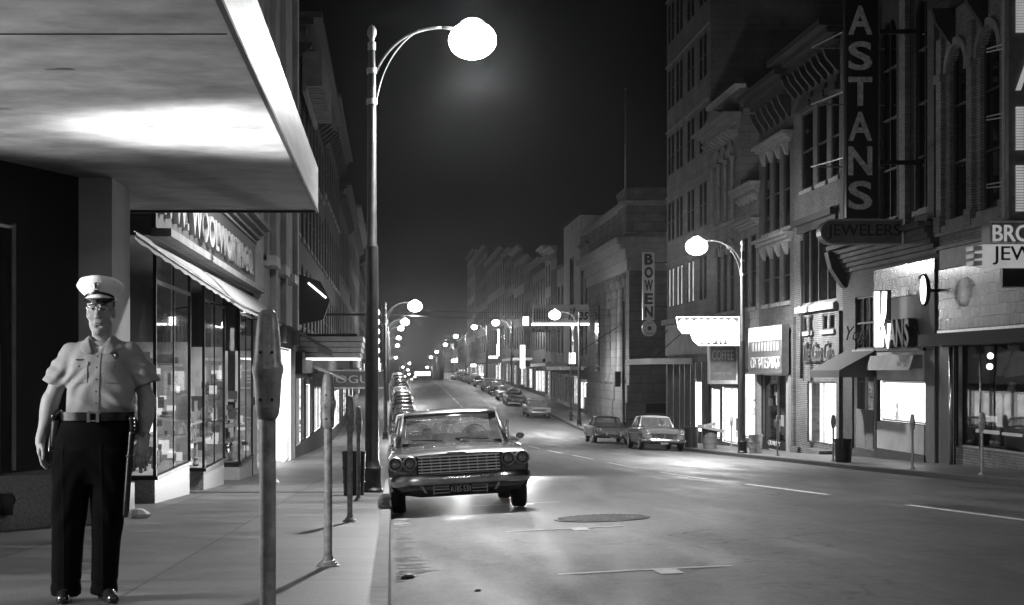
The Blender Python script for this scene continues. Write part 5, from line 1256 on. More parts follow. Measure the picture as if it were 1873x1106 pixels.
mb.build('upper_lettering', E_neonbig, R, smooth=True)
l_ = bpy.data.lights.new('neon_spill', 'AREA'); l_.energy = 330; l_.shape = 'RECTANGLE'; l_.size = 2.6; l_.size_y = .9
lo = bpy.data.objects.new('neon_spill', l_); col.objects.link(lo); lo.location = (X(1300), d-.12, Z(605)); lo.rotation_euler = (PI/2, 0, 0)
lo2 = bpy.data.objects.new('neon_spill', l_); col.objects.link(lo2); lo2.location = (X(1365)+.3, d+.0, Z(612)); lo2.rotation_euler = (PI/2, 0, -PI/2)

R = thing('coffee_shop_sign', 'dark framed hanging sign with faint COFFEE lettering under the clothes sign', 'sign', (15.8, 74, -.6)); d = 72.2
mb = MB(); mb.box(X(1298), X(1347), d, d+.25, Z(700), Z(634)); mb.build('board', M_signred, R)
mb = MB()
for a in ((1296, 1299, 702, 632), (1346, 1349, 702, 632)): mb.box(X(a[0]), X(a[1]), d-.04, d+.28, Z(a[2]), Z(a[3]))
mb.box(X(1299), X(1346), d-.03, d+.27, Z(702), Z(695)); mb.build('frame', M_alu, R)
text('COFFEE', R, 'lettering', M_stucco, (X(1322), d-.02, Z(649)), FRONT_DIR, 1.0, .45, extrude=.02)
text('HOME OF FINE', R, 'small_lettering', M_stucco, (X(1322), d-.02, Z(683)), FRONT_DIR, .85, .16, extrude=.01)

R = thing('bowen_blade_sign', 'pale vertical sign with dark letters BOWEN and a round medallion beneath', 'sign', (15.2, 91, 2)); d = 91.0
mb = MB(); mb.box(X(1176), X(1197), d, d+.3, Z(585), Z(461)); mb.build('pale_board', M_signwhite, R)
for ch, v in zip('BOWEN', (474, 498, 522, 546, 570)): text(ch, R, 'letter', M_black, (X(1186.5), d-.02, Z(v)), FRONT_DIR, .5, .66, extrude=.02, bold=.04)
mb = MB(); mb.disc((X(1188), d, Z(600)), .42, 'y', 28, .25, .48); mb.build('medallion', M_signwhite, R)
mb = MB(); mb.disc((X(1188), d-.02, Z(600)), .12, 'y', 14, .018, .13); mb.box(X(1188)-.2, X(1188)+.2, d-.02, d-.002, Z(591), Z(590)); mb.box(X(1188)-.22, X(1188)+.22, d-.02, d-.002, Z(610), Z(609)); mb.build('emblem', M_black, R)
mb = MB(); 
for v in (480, 560): mb.tube([(X(1197), d+.15, Z(v)), (XR, d+.15, Z(v))], .03, 6)
mb.build('bracket', M_black, R)

R = thing('shoe_store_sign', 'long pale horizontal sign with dark slanted letters and SHOES hung beneath, past the bank', 'sign', (12, 127, 3.6)); d = 127.5
mb = MB(); mb.box(X(975), X(1079), d, d+.4, Z(592), Z(557)); mb.build('board', M_stucco, R)
mb = MB(); mb.box(X(973), X(1081), d-.06, d+.46, Z(594.5), Z(591)); mb.build('lit_tube_edge', E_neon, R)
text('iLes', R, 'lettering', M_black, (X(1058), d-.02, Z(574)), FRONT_DIR, 1.7, 1.0, extrude=.02, shear=.25, bold=.02)
mb = MB()
for k in range(8): u = 977+4.6*k; mb.box(X(u), X(u+1.6), d-.05, d-.003, Z(588), Z(564))
mb.build('striped_letters', M_black, R)
text('SHOES', R, 'small_lettering', M_signred, (X(998), d+.1, Z(600)), FRONT_DIR, 2.0, .55, extrude=.03)
mb = MB(); mb.box(X(974), X(1025), d+.15, d+.3, Z(607), Z(595)); mb.build('hung_panel', M_trimdark, R)

# small lit shop signs up the hill
spots = [(962, 587, 128, .45, .7, 'blazing bulb cluster at the left end of the shoe sign'), (911, 640, 205, .35, 1.6, 'narrow lit upright sign up the far side'), (902, 653, 215, 1.2, .35, 'low lit sign strip over a far doorway'),
         (956, 652, 160, .5, 2.4, 'tall lit window sign beside the awning'), (866, 668, 262, .9, .5, 'small glowing sign near the crest'), (880, 690, 238, .7, 1.2, 'glowing doorway sign before the crest'),
         (831, 660, 300, 1.2, .5, 'tiny glowing sign at the crest'), (773, 683, 600, 6, 1.6, 'wide bright sign far down the street'), (1047, 655, 126, .5, .9, 'pointed lit sign near the bank corner'), (912, 617, 200, .2, 2.2, 'slim lit tube sign up the hill')]
for u, v, d_, w_, h_, lab in spots:
    R = thing('lit_shop_sign', lab+' in the distance', 'sign', (xu(u, d_), d_, zv(v, d_)))
    mb = MB(); mb.box(xu(u, d_)-w_/2, xu(u, d_)+w_/2, d_, d_+.2, zv(v, d_)-h_/2, zv(v, d_)+h_/2); mb.build('lit_face', E_shop if u != 962 else E_neonbig, R)
    mb = MB(); mb.box(xu(u, d_)-w_/2-.05, xu(u, d_)+w_/2+.05, d_+.21, d_+.32, zv(v, d_)-h_/2-.05, zv(v, d_)+h_/2+.05); mb.build('case', M_black, R)
# canopies on the far shops
for k, (ya, yb, z, lab) in enumerate(((129, 140, .15, 'flat pale canopy over the shops beyond the bank'), (141, 156, .5, 'second flat canopy farther along beyond the bank'), (178, 196, 1.3, 'slanting lit canopy up the hill'))):
    R = thing('shop_canopy', lab, 'canopy', (XR, ya, z))
    mb = MB(); mb.box(14.3, XR-.05, ya, yb, z, z+.15); mb.build('slab', M_stuccogrey, R)
    mb = MB(); mb.box(14.22, 14.29, ya-.05, yb+.05, z-.08, z+.22); mb.box(14.29, XR-.05, ya-.08, ya-.01, z-.08, z+.22); mb.build('edge', M_signwhite, R)

# ---------------------------------------------------------------- poles, bins, hydrant, wire
R = thing('traffic_signal_pole', 'dark slender pole with a slanting arm standing at the bank corner', 'pole', (13.9, 91.5, S(91.5)))
x = 13.9; z = S(91.5)+.1
mb = MB(); mb.lathe((x, 91.5, z), [(.16,0),(.16,.9),(.09,1.0),(.075,8.2)], 12); mb.build('shaft', M_black, R, smooth=True, angle=40)
mb = MB(); mb.tube([(x, 91.5, z+6.9), (x-2.6, 91.5, z+5.2)], .025, 6); mb.build('arm', M_black, R)
mb = MB(); mb.box(x-.18, x-.5, 91.35, 91.65, z+3.1, z+4.0); mb.build('signal_box', M_black, R)
R = thing('thin_pole', 'thin bare pole in front of the lit shop beyond the bank', 'pole', (xu(1044, 118), 118, S(118)))
mb = MB(); mb.tube([(xu(1044,118), 118, S(118)), (xu(1044,118), 118, S(118)+5.4)], .05, 8); mb.build('shaft', M_steel, R)
R = thing('overhead_wire', 'pair of sagging wires strung across the street from the second lamp standard', 'wire', (0, 93, 4))
for dz in (0, .35):
    mb = MB(); mb.tube([(-.3+14*t, 93+.8*t, zv(574, 93)+dz-.5*4*t*(1-t)*.5) for t in [i/16 for i in range(17)]], .012, 5); mb.build('cable', M_black, R)
def can(name, label, x, y, r, h, m, kind='ribbed'):
    R = thing(name, label, 'bin', (x, y, S(y)))
    z = S(y)+(.1 if x > 6 else 0)
    mb = MB(); n = 28; rs = []
    for zz, k in ((0,.84),(.03,.86),(h*.95,1.0),(h*.96,1.05),(h,1.05),(h,.95),(h*.3,.85)):
        rs.append([(x+r*k*(1+(.02 if i % 2 and .02 < zz < h*.95 else 0))*math.cos(2*PI*i/n), y+r*k*(1+(.02 if i % 2 and .02 < zz < h*.95 else 0))*math.sin(2*PI*i/n), z+zz) for i in range(n)])
    mb.rings(rs); mb.build('tub', m, R, smooth=False)
    mb = MB(); mb.lathe((x, y, z+h*.62), [(r*.99,-.015),(r*1.01,0),(r*.99,.015)], n); mb.lathe((x, y, z+h*.3), [(r*.94,-.015),(r*.96,0),(r*.94,.015)], n); mb.build('hoop', m, R)
    return R
can('litter_bin', 'black wire litter bin behind the third parking meter beside the lamp standard', -.63, 26.0, .2, .74, M_black)
can('litter_bin', 'pale zinc bin standing right beside the far lamp standard', 14.2, 59.6, .27, .72, M_zinc)
can('litter_bin', 'grey bin heaped with flattened boxes next to the two tone car', 14.3, 68.6, .33, .85, M_stuccogrey)
can('litter_bin', 'dark bin on the left of the box filled bin', 13.85, 70.6, .33, .95, M_black)
can('street_tub', 'black flared street tub on the far pavement below the Cato sign', 13.95, 47.2, .27, .72, M_black)
for k, (x, y, z, sx, sy, a, lab) in enumerate(((14.3, 68.5, .98, .5, .35, .2, 'flattened carton lying over the heaped bin'), (14.2, 68.8, 1.12, .35, .3, -.4, 'smaller tilted carton on top of the flattened one'))):
    z += S(68.6)
    mb = MB(); mb.box(-sx, sx, -sy, sy, -.06, .07); mb.box(-sx, -sx+.1, -sy, sy, .07, .1)
    mb.xf(Matrix.Translation((x, y, z)) @ Matrix.Rotation(a, 4, 'Z') @ Matrix.Rotation(.22 if k == 0 else -.2, 4, 'Y'))
    tag(mb.build('carton', M_card, loc=(x, y, z)), lab, 'box')
R = thing('fire_hydrant', 'small dark fire hydrant at the kerb past the bank corner', 'hydrant', (14.0, 119, S(119)))
x, y, z = 14.0, 119, S(119)+.1
mb = MB(); mb.lathe((x, y, z), [(.16,0),(.16,.05),(.11,.07),(.11,.5),(.14,.52),(.14,.56),(.1,.66),(.04,.72),(.03,.78)], 14); mb.build('barrel', M_iron, R, smooth=True, angle=40)
mb = MB(); mb.tube([(x-.2, y, z+.4), (x+.2, y, z+.4)], .055, 10); mb.build('outlet', M_iron, R)
# manhole
x, y = 2.52, 18.3; z = road_z(x, y)
R = thing('manhole_cover', 'broad round waffle patterned iron cover set in the asphalt ahead of the saloon', 'manhole cover', (x, y, z))
sl = (road_z(x+.5, y)-road_z(x-.5, y)); sy_ = (road_z(x, y+.5)-road_z(x, y-.5))
Mx = Matrix.Translation((x, y, z+.006)) @ Matrix(((1,0,0,0),(0,1,0,0),(sl,sy_,1,0),(0,0,0,1)))
mb = MB(); n = 48; rx, ry = .53, .72
mb.rings([[(q*rx*math.cos(2*PI*k/n), q*ry*math.sin(2*PI*k/n), zz) for k in range(n)] for q, zz in ((1.06,-.01),(1.06,.004),(1.0,.006),(.99,-.003),(.97,-.003))], cap=False); mb.xf(Mx); mb.build('rim', M_iron, R)
mb = MB(); mb.poly([(rx*.98*math.cos(2*PI*k/n), ry*.98*math.sin(2*PI*k/n), -.002) for k in range(n)]); mb.xf(Mx); mb.build('lid', M_black, R)
mb = MB(); st_ = .09
for i in range(-9, 10):
    for j in range(-12, 13):
        cx, cy = i*st_+(st_/2 if j % 2 else 0), j*st_
        if (cx/rx)**2+(cy/ry)**2 < .9: mb.box(cx-.02, cx+.02, cy-.02, cy+.02, -.0015, .012)
mb.xf(Mx); mb.build('raised_studs', M_zinc, R)
mb = MB()
def rd(x, y, h=.004): return (x, y, road_z(x, y)+h)
for a, b in (((3.06,18.3),(3.75,18.9)), ((3.75,18.9),(4.15,17.6)), ((4.15,17.6),(3.0,17.4))):
    p, q = Vector(rd(*a)), Vector(rd(*b)); dv = (q-p).normalized().cross(Vector((0,0,1)))*.012
    mb.quad(p-dv, q-dv, q+dv, p+dv)
tag(mb.build('asphalt_patch_seam', M_black), 'dark seam of a patched rectangle beside the manhole cover', 'road marking', kind='structure')
# gutter dirt, litter
mb = MB(); rn = random.Random(12)
for k in range(60):
    y = 11.6+rn.random()*9.5; L = rn.uniform(.08, .3)+(.15 if 12.4 < y < 13.6 else 0); w_ = rn.uniform(.02, .09)*y/11; pts = []
    for i in range(18):
        t = 2*PI*i/18; pts.append(rd(.02+L/2+L/2*math.cos(t)*rn.uniform(.55, 1), y+w_*math.sin(t)*rn.uniform(.4, 1.3), .003+.0004*(k % 7)))
    mb.poly(pts)
tag(mb.build('gutter_grit', mat('pale_grit', .62, .9, var=.5, scale=25)), 'pale grit streaks washed along the gutter ahead of the saloon', 'grit', kind='stuff')
for k, (x, y, s, lab) in enumerate(((.13, 11.9, .06, 'dark crumpled scrap lying in the gutter near the kerb'), (.6, 10.6, .03, 'small dark twig on the asphalt near the gutter'))):
    mb = MB(); rn = random.Random(k); z = road_z(x, y)
    mb.rings([[(x+s*rn.uniform(.6,1)*q*math.cos(t), y+s*1.3*rn.uniform(.6,1)*q*math.sin(t), z+h*s) for t in [2*PI*i/9 for i in range(9)]] for q, h in ((1,0),(.9,.3),(.5,.55),(.1,.6))])
    tag(mb.build('scrap', M_black, loc=(x, y, z)), lab, 'litter')
for x, y, s, m_, lab in ((-3.05, 18.55, .13, M_paper, 'crumpled white paper at the foot of the pale pillar'), (-2.5, 33.0, .09, M_paper, 'small crumpled white paper on the pavement outside the show windows')):
    mb = MB(); rn = random.Random(3); z = S(y)
    mb.rings([[(x+s*1.4*rn.uniform(.5,1.1)*q*math.cos(t), y+s*rn.uniform(.6,1.1)*q*math.sin(t), z+.003+h*s) for t in [2*PI*i/8 for i in range(8)]] for q, h in ((1,0),(.9,.4),(.5,.8),(.1,.9))])
    tag(mb.build('paper_scrap', m_, loc=(x, y, z)), lab, 'litter')
# manhole lid in the pavement
mb = MB(); mb.disc((-.07, 21.6, S(21.6)+.007), .1, 'z', 18, .004, .16); tag(mb.build('kerb_plug', M_black), 'small dark round plug set in the kerb stone by the saloon', 'plug', kind='thing')
# added lamps, unseen beyond the left edge, that light the soffit and the officer
def unseen_flood(loc, target, watt, angle, label, blend=.5, size=.05):
    R = thing('added_floodlight', label, 'floodlight', loc)
    dv = (Vector(target)-Vector(loc)).normalized(); q = dv.to_track_quat('Z', 'Y').to_matrix().to_4x4()
    mb = MB(); mb.rings([[(r*math.cos(2*PI*k/16), r*math.sin(2*PI*k/16), z) for k in range(16)] for r, z in ((.03,-.16),(.06,-.12),(.09,0),(.08,0),(.05,-.1))]); mb.xf(Matrix.Translation(loc) @ q); mb.build('reflector', M_alu, R, smooth=True, angle=40)
    mb = MB(); mb.tube([Vector(loc)-dv*.14, Vector(loc)-dv*.2+Vector((-.45,0,0))], .02, 6); mb.build('bracket', M_black, R)
    l = bpy.data.lights.new('floodlight', 'SPOT'); l.energy = watt; l.spot_size = math.radians(angle); l.spot_blend = blend; l.shadow_soft_size = size
    o = bpy.data.objects.new('floodlight', l); col.objects.link(o); o.location = Vector(loc)+dv*.03
    o.rotation_euler = dv.to_track_quat('-Z', 'Y').to_euler()
unseen_flood((-4.62, 13.2, -.9), (-1.15, 14.1, 2.2), 6000, 46, 'added unseen floodlight on the corner shop wall aimed up at the canopy underside', 1.0, .35)
unseen_flood((-4.75, 12.2, -.8), (-1.8, 10.6, 2.2), 450, 110, 'second added unseen wide floodlight nearer the viewpoint aimed up at the canopy underside', 1.0, .35)
unseen_flood((-4.62, 13.6, -.9), (-3.2, 14.2, 2.2), 500, 60, 'third added unseen small floodlight by the corner shop bulkhead aimed up at the canopy underside', 1.0, .35)
unseen_flood((-5.2, 7.7, .8), (-1.9, 9.1, -.4), 950, 70, 'added unseen floodlight on the corner shop wall aimed across the pavement', .6, .04)
# ---------------------------------------------------------------- the officer (one continuous figure from a smooth distance field)
class Field:
    def __init__(s, lo, hi, h):
        s.lo = np.array(lo, np.float32); s.h = h
        s.n = [int(math.ceil((hi[i]-lo[i])/h))+1 for i in range(3)]
        s.ax = [s.lo[i]+h*np.arange(s.n[i], dtype=np.float32) for i in range(3)]
        s.F = np.full(s.n, .2, np.float32)
    def sub(s, lo, hi, pad):
        sl = []
        for i in range(3):
            a = max(0, int((lo[i]-pad-s.lo[i])/s.h)); b = min(s.n[i], int((hi[i]+pad-s.lo[i])/s.h)+2)
            sl.append(slice(a, max(a+1, b)))
        X = s.ax[0][sl[0]][:, None, None]; Y = s.ax[1][sl[1]][None, :, None]; Z = s.ax[2][sl[2]][None, None, :]
        return tuple(sl), X, Y, Z
    def mix(s, sl, d, k, op='u'):
        A = s.F[sl]
        if op == 'u':
            if k > 0:
                h = np.clip(.5+.5*(A-d)/k, 0, 1); s.F[sl] = A*(1-h)+d*h-k*h*(1-h)
            else: s.F[sl] = np.minimum(A, d)
        else:
            nd = -d
            if k > 0:
                h = np.clip(.5-.5*(A-nd)/k, 0, 1); s.F[sl] = A*(1-h)+nd*h+k*h*(1-h)
            else: s.F[sl] = np.maximum(A, nd)
    def cone(s, a, b, ra, rb, k=.02, op='u', flat=None):
        a = np.array(a, np.float32); b = np.array(b, np.float32); R = max(ra, rb)
        sl, X, Y, Z = s.sub(np.minimum(a, b)-R, np.maximum(a, b)+R, .05)
        ab = b-a; L = float(ab@ab)+1e-9
        t = np.clip(((X-a[0])*ab[0]+(Y-a[1])*ab[1]+(Z-a[2])*ab[2])/L, 0, 1)
        fx, fy = flat if flat else (1, 1)
        d = np.sqrt(((X-a[0]-t*ab[0])/fx)**2+((Y-a[1]-t*ab[1])/fy)**2+(Z-a[2]-t*ab[2])**2)-(ra+(rb-ra)*t)
        s.mix(sl, d, k, op)
    def ell(s, c, r, k=.02, op='u'):
        sl, X, Y, Z = s.sub([c[i]-r[i] for i in range(3)], [c[i]+r[i] for i in range(3)], .05)
        q = np.sqrt(((X-c[0])/r[0])**2+((Y-c[1])/r[1])**2+((Z-c[2])/r[2])**2)
        s.mix(sl, (q-1)*min(r), k, op)
    def column(s, prof, k=.02, pw=2.0):
        """prof rows: z, cx, cy, a, b"""
        p = np.array(prof, np.float32); R = p[:, 3:].max()
        sl, X, Y, Z = s.sub((p[:, 1].min()-R, p[:, 2].min()-R, p[0, 0]), (p[:, 1].max()+R, p[:, 2].max()+R, p[-1, 0]), .05)
        z = Z[0, 0]; zc = np.clip(z, p[0, 0], p[-1, 0])
        cx, cy, a, b = [np.interp(zc, p[:, 0], p[:, i])[None, None, :] for i in (1, 2, 3, 4)]
        if len(z) > 9:
            ker = np.ones(9)/9; sm = lambda v: np.convolve(np.pad(v[0, 0], 4, mode='edge'), ker, mode='valid')[None, None, :]
            cx, cy, a, b = sm(cx), sm(cy), sm(a), sm(b)
        q = (np.abs((X-cx)/a)**pw+np.abs((Y-cy)/b)**pw)**(1/pw)
        d = (q-1)*np.minimum(a, b); over = np.maximum(p[0, 0]-Z, Z-p[-1, 0])
        d = np.maximum(d, over) if True else d
        s.mix(sl, d.astype(np.float32), k)
    def mesh(s):
        F = s.F; nx, ny, nz = F.shape; I = F < 0
        cs = (nx-1, ny-1, nz-1); acc = np.zeros(cs+(3,), np.float32); cnt = np.zeros(cs, np.int32)
        C = [(i, j, k) for i in (0, 1) for j in (0, 1) for k in (0, 1)]
        def g(A, c): return A[c[0]:nx-1+c[0], c[1]:ny-1+c[1], c[2]:nz-1+c[2]]
        for a in C:
            for ax in range(3):
                if a[ax]: continue
                b = list(a); b[ax] = 1
                fa, fb = g(F, a), g(F, b); m = g(I, a) != g(I, b)
                ii = np.nonzero(m); t = fa[ii]/(fa[ii]-fb[ii])
                v = np.tile(np.array(a, np.float32), (len(t), 1)); v[:, ax] += t
                np.add.at(acc, ii, v) if False else None
                acc[ii] += v; cnt[ii] += 1
        act = np.nonzero(cnt); idx = -np.ones(cs, np.int64); idx[act] = np.arange(len(act[0]))
        P = (acc[act]/cnt[act][:, None]+np.stack(act, 1))*s.h+s.lo
        faces = []
        for ax in range(3):
            o = [0, 1, 2]; o.remove(ax); b, c = o
            A = np.moveaxis(I, (ax, b, c), (0, 1, 2)); D = np.moveaxis(idx, (ax, b, c), (0, 1, 2))
            m = A[:-1, 1:-1, 1:-1] != A[1:, 1:-1, 1:-1]; ii = np.nonzero(m); i, j, k = ii; j = j+1; k = k+1
            q = np.stack([D[i, j-1, k-1], D[i, j, k-1], D[i, j, k], D[i, j-1, k]], 1)
            flip = A[i, j, k] if ax != 1 else ~A[i, j, k]
            q[~flip] = q[~flip][:, ::-1]; faces.append(q)
        return P, np.concatenate(faces)
def sdf_obj(field, name, m, parent, origin):
    P, Fc = field.mesh(); me = bpy.data.meshes.new(name)
    base = np.array(WLOC[parent.name]); P = P+np.array(origin)-base
    me.vertices.add(len(P)); me.vertices.foreach_set('co', P.astype(np.float32).ravel())
    me.loops.add(Fc.size); me.loops.foreach_set('vertex_index', Fc.astype(np.int32).ravel())
    me.polygons.add(len(Fc)); me.polygons.foreach_set('loop_start', np.arange(0, Fc.size, 4, dtype=np.int32)); me.polygons.foreach_set('loop_total', np.full(len(Fc), 4, np.int32))
    me.update(calc_edges=True); me.validate(); me.polygons.foreach_set('use_smooth', np.ones(len(me.polygons), bool)); me.materials.append(m)
    o = bpy.data.objects.new(name, me); col.objects.link(o); o.parent = parent; WLOC[o.name] = WLOC[parent.name]; return o

def skinmat():
    m, n, l, b = _mk('skin'); b.inputs['Roughness'].default_value = .55; b.inputs['Specular IOR Level'].default_value = .3; b.inputs['Subsurface Weight'].default_value = .12
    b.inputs['Subsurface Radius'].default_value = (.01, .01, .01)
    t = n.new('ShaderNodeTexNoise'); t.inputs['Scale'].default_value = 30; t.inputs['Detail'].default_value = 6; l.new(vec_obj(n, l), t.inputs['Vector'])
    r = n.new('ShaderNodeValToRGB'); r.color_ramp.elements[0].color = G(.2); r.color_ramp.elements[1].color = G(.3); l.new(t.outputs[0], r.inputs[0]); l.new(r.outputs[0], b.inputs['Base Color'])
    return m
M_skin = skinmat()
def cloth(name, c, var=.12, weave=500, bump=.25):
    m = mat(name, c, .9, var=var, scale=14, bump=bump, scale2=60, dist=.004); return m
M_shirt = cloth('grey_uniform_shirt', .22); M_trouser = mat('dark_uniform_trousers', .0022, .9, var=.2, scale=14, bump=.2, scale2=60, dist=.004, spec=.06); M_leather = mat('polished_black_leather', .012, .18, var=.2, scale=20, bump=.05, spec=.7)
M_hair = mat('dark_hair', .03, .6, var=.3, scale=60)
M_undershirt = mat('white_undershirt', .75, .9, var=.08, scale=20)

POX = xu(160, 9.12); POY = 9.12; POZ = S(9.12)
PO = (POX, POY, POZ)
R = thing('person', 'policeman standing on the pavement in a white cap, short sleeved grey shirt and dark trousers', 'person', PO)
def W(p): return (p[0]+POX, p[1]+POY, p[2]+POZ)

hx = .078
# --- skin: head, neck, arms and hands in one surface
f = Field((-.36, -.22, .74), (.45, .2, 1.92), .0055)
f.column([(1.12,.065,.0,.17,.10),(1.3,.072,0,.165,.10),(1.42,.08,0,.17,.10),(1.5,.085,0,.15,.085),(1.545,.083,0,.08,.07)], .0)
f.cone((.083,.014,1.48),(.08,.012,1.63),.060,.054,.022)
# skull and face
f.ell((hx,.012,1.775),(.080,.100,.115),.03)
f.ell((hx,-.022,1.685),(.064,.066,.088),.03)
f.ell((hx,-.054,1.608),(.027,.028,.024),.025)          # chin
f.cone((hx-.050,.0,1.648),(hx-.024,-.048,1.612),.013,.013,.025); f.cone((hx+.050,.0,1.648),(hx+.024,-.048,1.612),.013,.013,.025)  # jaw
for s_ in (-1, 1):
    f.ell((hx+s_*.046,-.056,1.695),(.022,.02,.018),.025)  # cheekbone
    f.ell((hx+s_*.033,-.094,1.738),(.021,.022,.013),.014, 's')  # eye socket
    f.ell((hx+s_*.033,-.074,1.737),(.0145,.013,.0115),.004)     # eyeball
    f.cone((hx+s_*.018,-.088,1.758),(hx+s_*.052,-.074,1.758),.008,.006,.012)  # brow
    f.cone((hx+s_*.02,-.0865,1.7455),(hx+s_*.046,-.078,1.7445),.0035,.003,.004)  # lid
    f.ell((hx+s_*.079,.012,1.715),(.010,.018,.034),.008); f.ell((hx+s_*.086,.004,1.72),(.006,.009,.018),.004, 's')  # ear
    f.ell((hx+s_*.0115,-.096,1.6885),(.0085,.011,.008),.006)   # nostril wing
f.cone((hx,-.087,1.742),(hx,-.110,1.695),.0085,.0125,.012); f.ell((hx,-.108,1.693),(.0125,.011,.0105),.008)
for s_ in (-1, 1): f.ell((hx+s_*.0065,-.108,1.6825),(.0032,.005,.003),.002, 's')
f.cone((hx-.019,-.082,1.6565),(hx+.019,-.082,1.6565),.0058,.0058,.006); f.cone((hx-.015,-.0815,1.6455),(hx+.015,-.0815,1.6455),.0062,.0062,.006)
f.ell((hx,-.0885,1.651),(.024,.006,.0018),.002, 's')
f.ell((hx,-.075,1.631),(.02,.012,.006),.01, 's')
# arms
def arm(sh, el, wr, kk=1.0):
    f.cone(tuple(sh[i]*.7+el[i]*.3 for i in range(3)), el, .046*kk, .044*kk, .01); f.cone((sh[0]*.8+.083*.2, sh[1], sh[2]-.03), el, .03, .04, .02); f.cone(el, wr, .045*kk, .030*kk, .025)
    m_ = tuple(el[i]*.7+wr[i]*.3 for i in range(3)); f.ell(m_, (.047*kk,.044*kk,.085), .03)
arm((-.125,.0,1.475),(-.218,.015,1.20),(-.272,-.02,.975)); arm((.285,.0,1.475),(.352,.02,1.19),(.338,-.02,.975))
# hand at image left: back of hand to the side, fingers slightly curled
def finger(pts, r0, r1):
    for a, b, i in zip(pts[:-1], pts[1:], range(len(pts)-1)):
        q = len(pts)-1; f.cone(a, b, r0+(r1-r0)*i/q, r0+(r1-r0)*(i+1)/q, .0035)
w = (-.272,-.02,.975)
f.cone(w, (-.278,-.024,.945), .028, .030, .02, flat=(.85,1.1)); f.ell((-.272,-.03,.905),(.0215,.042,.048),.018)
for (dy, L, c) in ((-.062,.078,.022),(-.040,.088,.026),(-.018,.084,.03),(.003,.068,.032)):
    base = (-.272, -.012+dy*.85+.02, .872); k1 = (-.270+.004, base[1]-.004, base[2]-L*.42); k2 = (base[0]+c*.6, k1[1]-.002, k1[2]-L*.3); k3 = (base[0]+c*1.3, k2[1]+.002, k2[2]-L*.22)
    finger([base, k1, k2, k3], .0098, .0075)
finger([(-.262,-.058,.93),(-.247,-.082,.905),(-.243,-.09,.875),(-.245,-.09,.85)], .0125, .0085)
# hand at image right: back of hand towards the camera
w = (.338,-.02,.975)
f.cone(w, (.336,-.028,.945), .030, .031, .02, flat=(1.15,.8)); f.ell((.330,-.035,.900),(.043,.021,.048),.018)
for (dx, L, c) in ((-.032,.078,.02),(-.011,.088,.026),(.010,.083,.03),(.030,.066,.034)):
    base = (.330+dx, -.036, .866); k1 = (base[0]-.002, base[1]-.006, base[2]-L*.40); k2 = (k1[0]-.002, base[1]+c*.4, k1[2]-L*.32); k3 = (k2[0], base[1]+c*1.2, k2[2]-L*.16)
    finger([base, k1, k2, k3], .0098, .0078)
finger([(.298,-.034,.925),(.280,-.042,.900),(.274,-.046,.872),(.276,-.044,.85)], .0125, .0085)
body = sdf_obj(f, 'body', M_skin, R, PO)

# eyes, brows, hair
for s_ in (-1, 1):
    mb = MB(); mb.ball(W((hx+s_*.033,-.0775,1.7375)), .0095,.0105,.0058,14,8); e = mb.build('eye', M_undershirt, R, smooth=True)
    mb = MB(); mb.ball(W((hx+s_*.033,-.0855,1.7378)), .0048,.003,.0048,12,6); mb.build('iris', M_black, e, smooth=True)
    mb = MB(); mb.tube([W((hx+s_*.016,-.0955,1.7585)), W((hx+s_*.034,-.0925,1.7625)), W((hx+s_*.055,-.079,1.7565))], [.0028,.0035,.002], 6); mb.build('eyebrow', M_hair, R, smooth=True)
mb = MB(); mb.tube([W((hx-.021,-.0895,1.651)), W((hx-.008,-.0925,1.6518)), W((hx+.008,-.0925,1.6518)), W((hx+.021,-.0895,1.651))], [.0008,.0016,.0016,.0008], 6); mb.build('mouth_line', M_hair, R)
h_ = Field((hx-.12,-.12,1.66),(hx+.12,.15,1.9), .006)
h_.ell((hx,.024,1.775),(.084,.098,.118),.01); h_.ell((hx,-.115,1.70),(.12,.09,.13),.01,'s'); h_.ell((hx,.0,1.60),(.2,.08,.10),.01,'s')
sdf_obj(h_, 'hair', M_hair, R, PO)

# --- shirt
s1 = Field((-.30,-.26,1.06),(.46,.24,1.66), .0065)
s1.column([(1.105,.062,.0,.208,.135),(1.14,.062,-.005,.222,.150),(1.18,.064,-.01,.220,.152),(1.28,.07,-.005,.208,.142),(1.38,.078,.0,.212,.135),(1.45,.083,.0,.205,.122),(1.50,.084,.002,.180,.105),(1.53,.085,.004,.145,.088),(1.555,.085,.006,.105,.075),(1.575,.085,.008,.075,.066)], 0, 2.3)
s1.cone((-.095,.0,1.478),(-.158,.004,1.36),.062,.072,.045); s1.cone((-.160,.004,1.36),(-.196,.006,1.285),.078,.082,.02)
s1.cone((.262,.0,1.478),(.326,.004,1.36),.062,.070,.045); s1.cone((.328,.004,1.36),(.358,.008,1.29),.076,.082,.02)
X = s1.ax[0][:, None, None]; Y = s1.ax[1][None, :, None]; Z = s1.ax[2][None, None, :]
# cut the sleeve ends and the neck opening
def halfcut(F, p, nrm, lim):
    nrm = np.array(nrm)/np.linalg.norm(nrm); d = (X-p[0])*nrm[0]+(Y-p[1])*nrm[1]+(Z-p[2])*nrm[2]
    m = lim(X, Y, Z) & np.ones(F.shape, bool); F[:] = np.where(m, np.maximum(F, d), F)
halfcut(s1.F, (-.192,0,1.288), (-.35,0,-.94), lambda x, y, z: (x < -.11) & (z < 1.40))
halfcut(s1.F, (.356,0,1.290), (.30,0,-.95), lambda x, y, z: (x > .28) & (z < 1.40))
# open collar
vx = np.abs(X-.083); vee = vx-(Z-1.485)*.62; s1.F = np.where((Y < 0) & (Z > 1.45) & (Z < 1.7), np.maximum(s1.F, -(vee+.0)*.85*np.ones_like(s1.F)), s1.F)
s1.ell((.083,-.005,1.60),(.064,.070,.085),.006,'s')
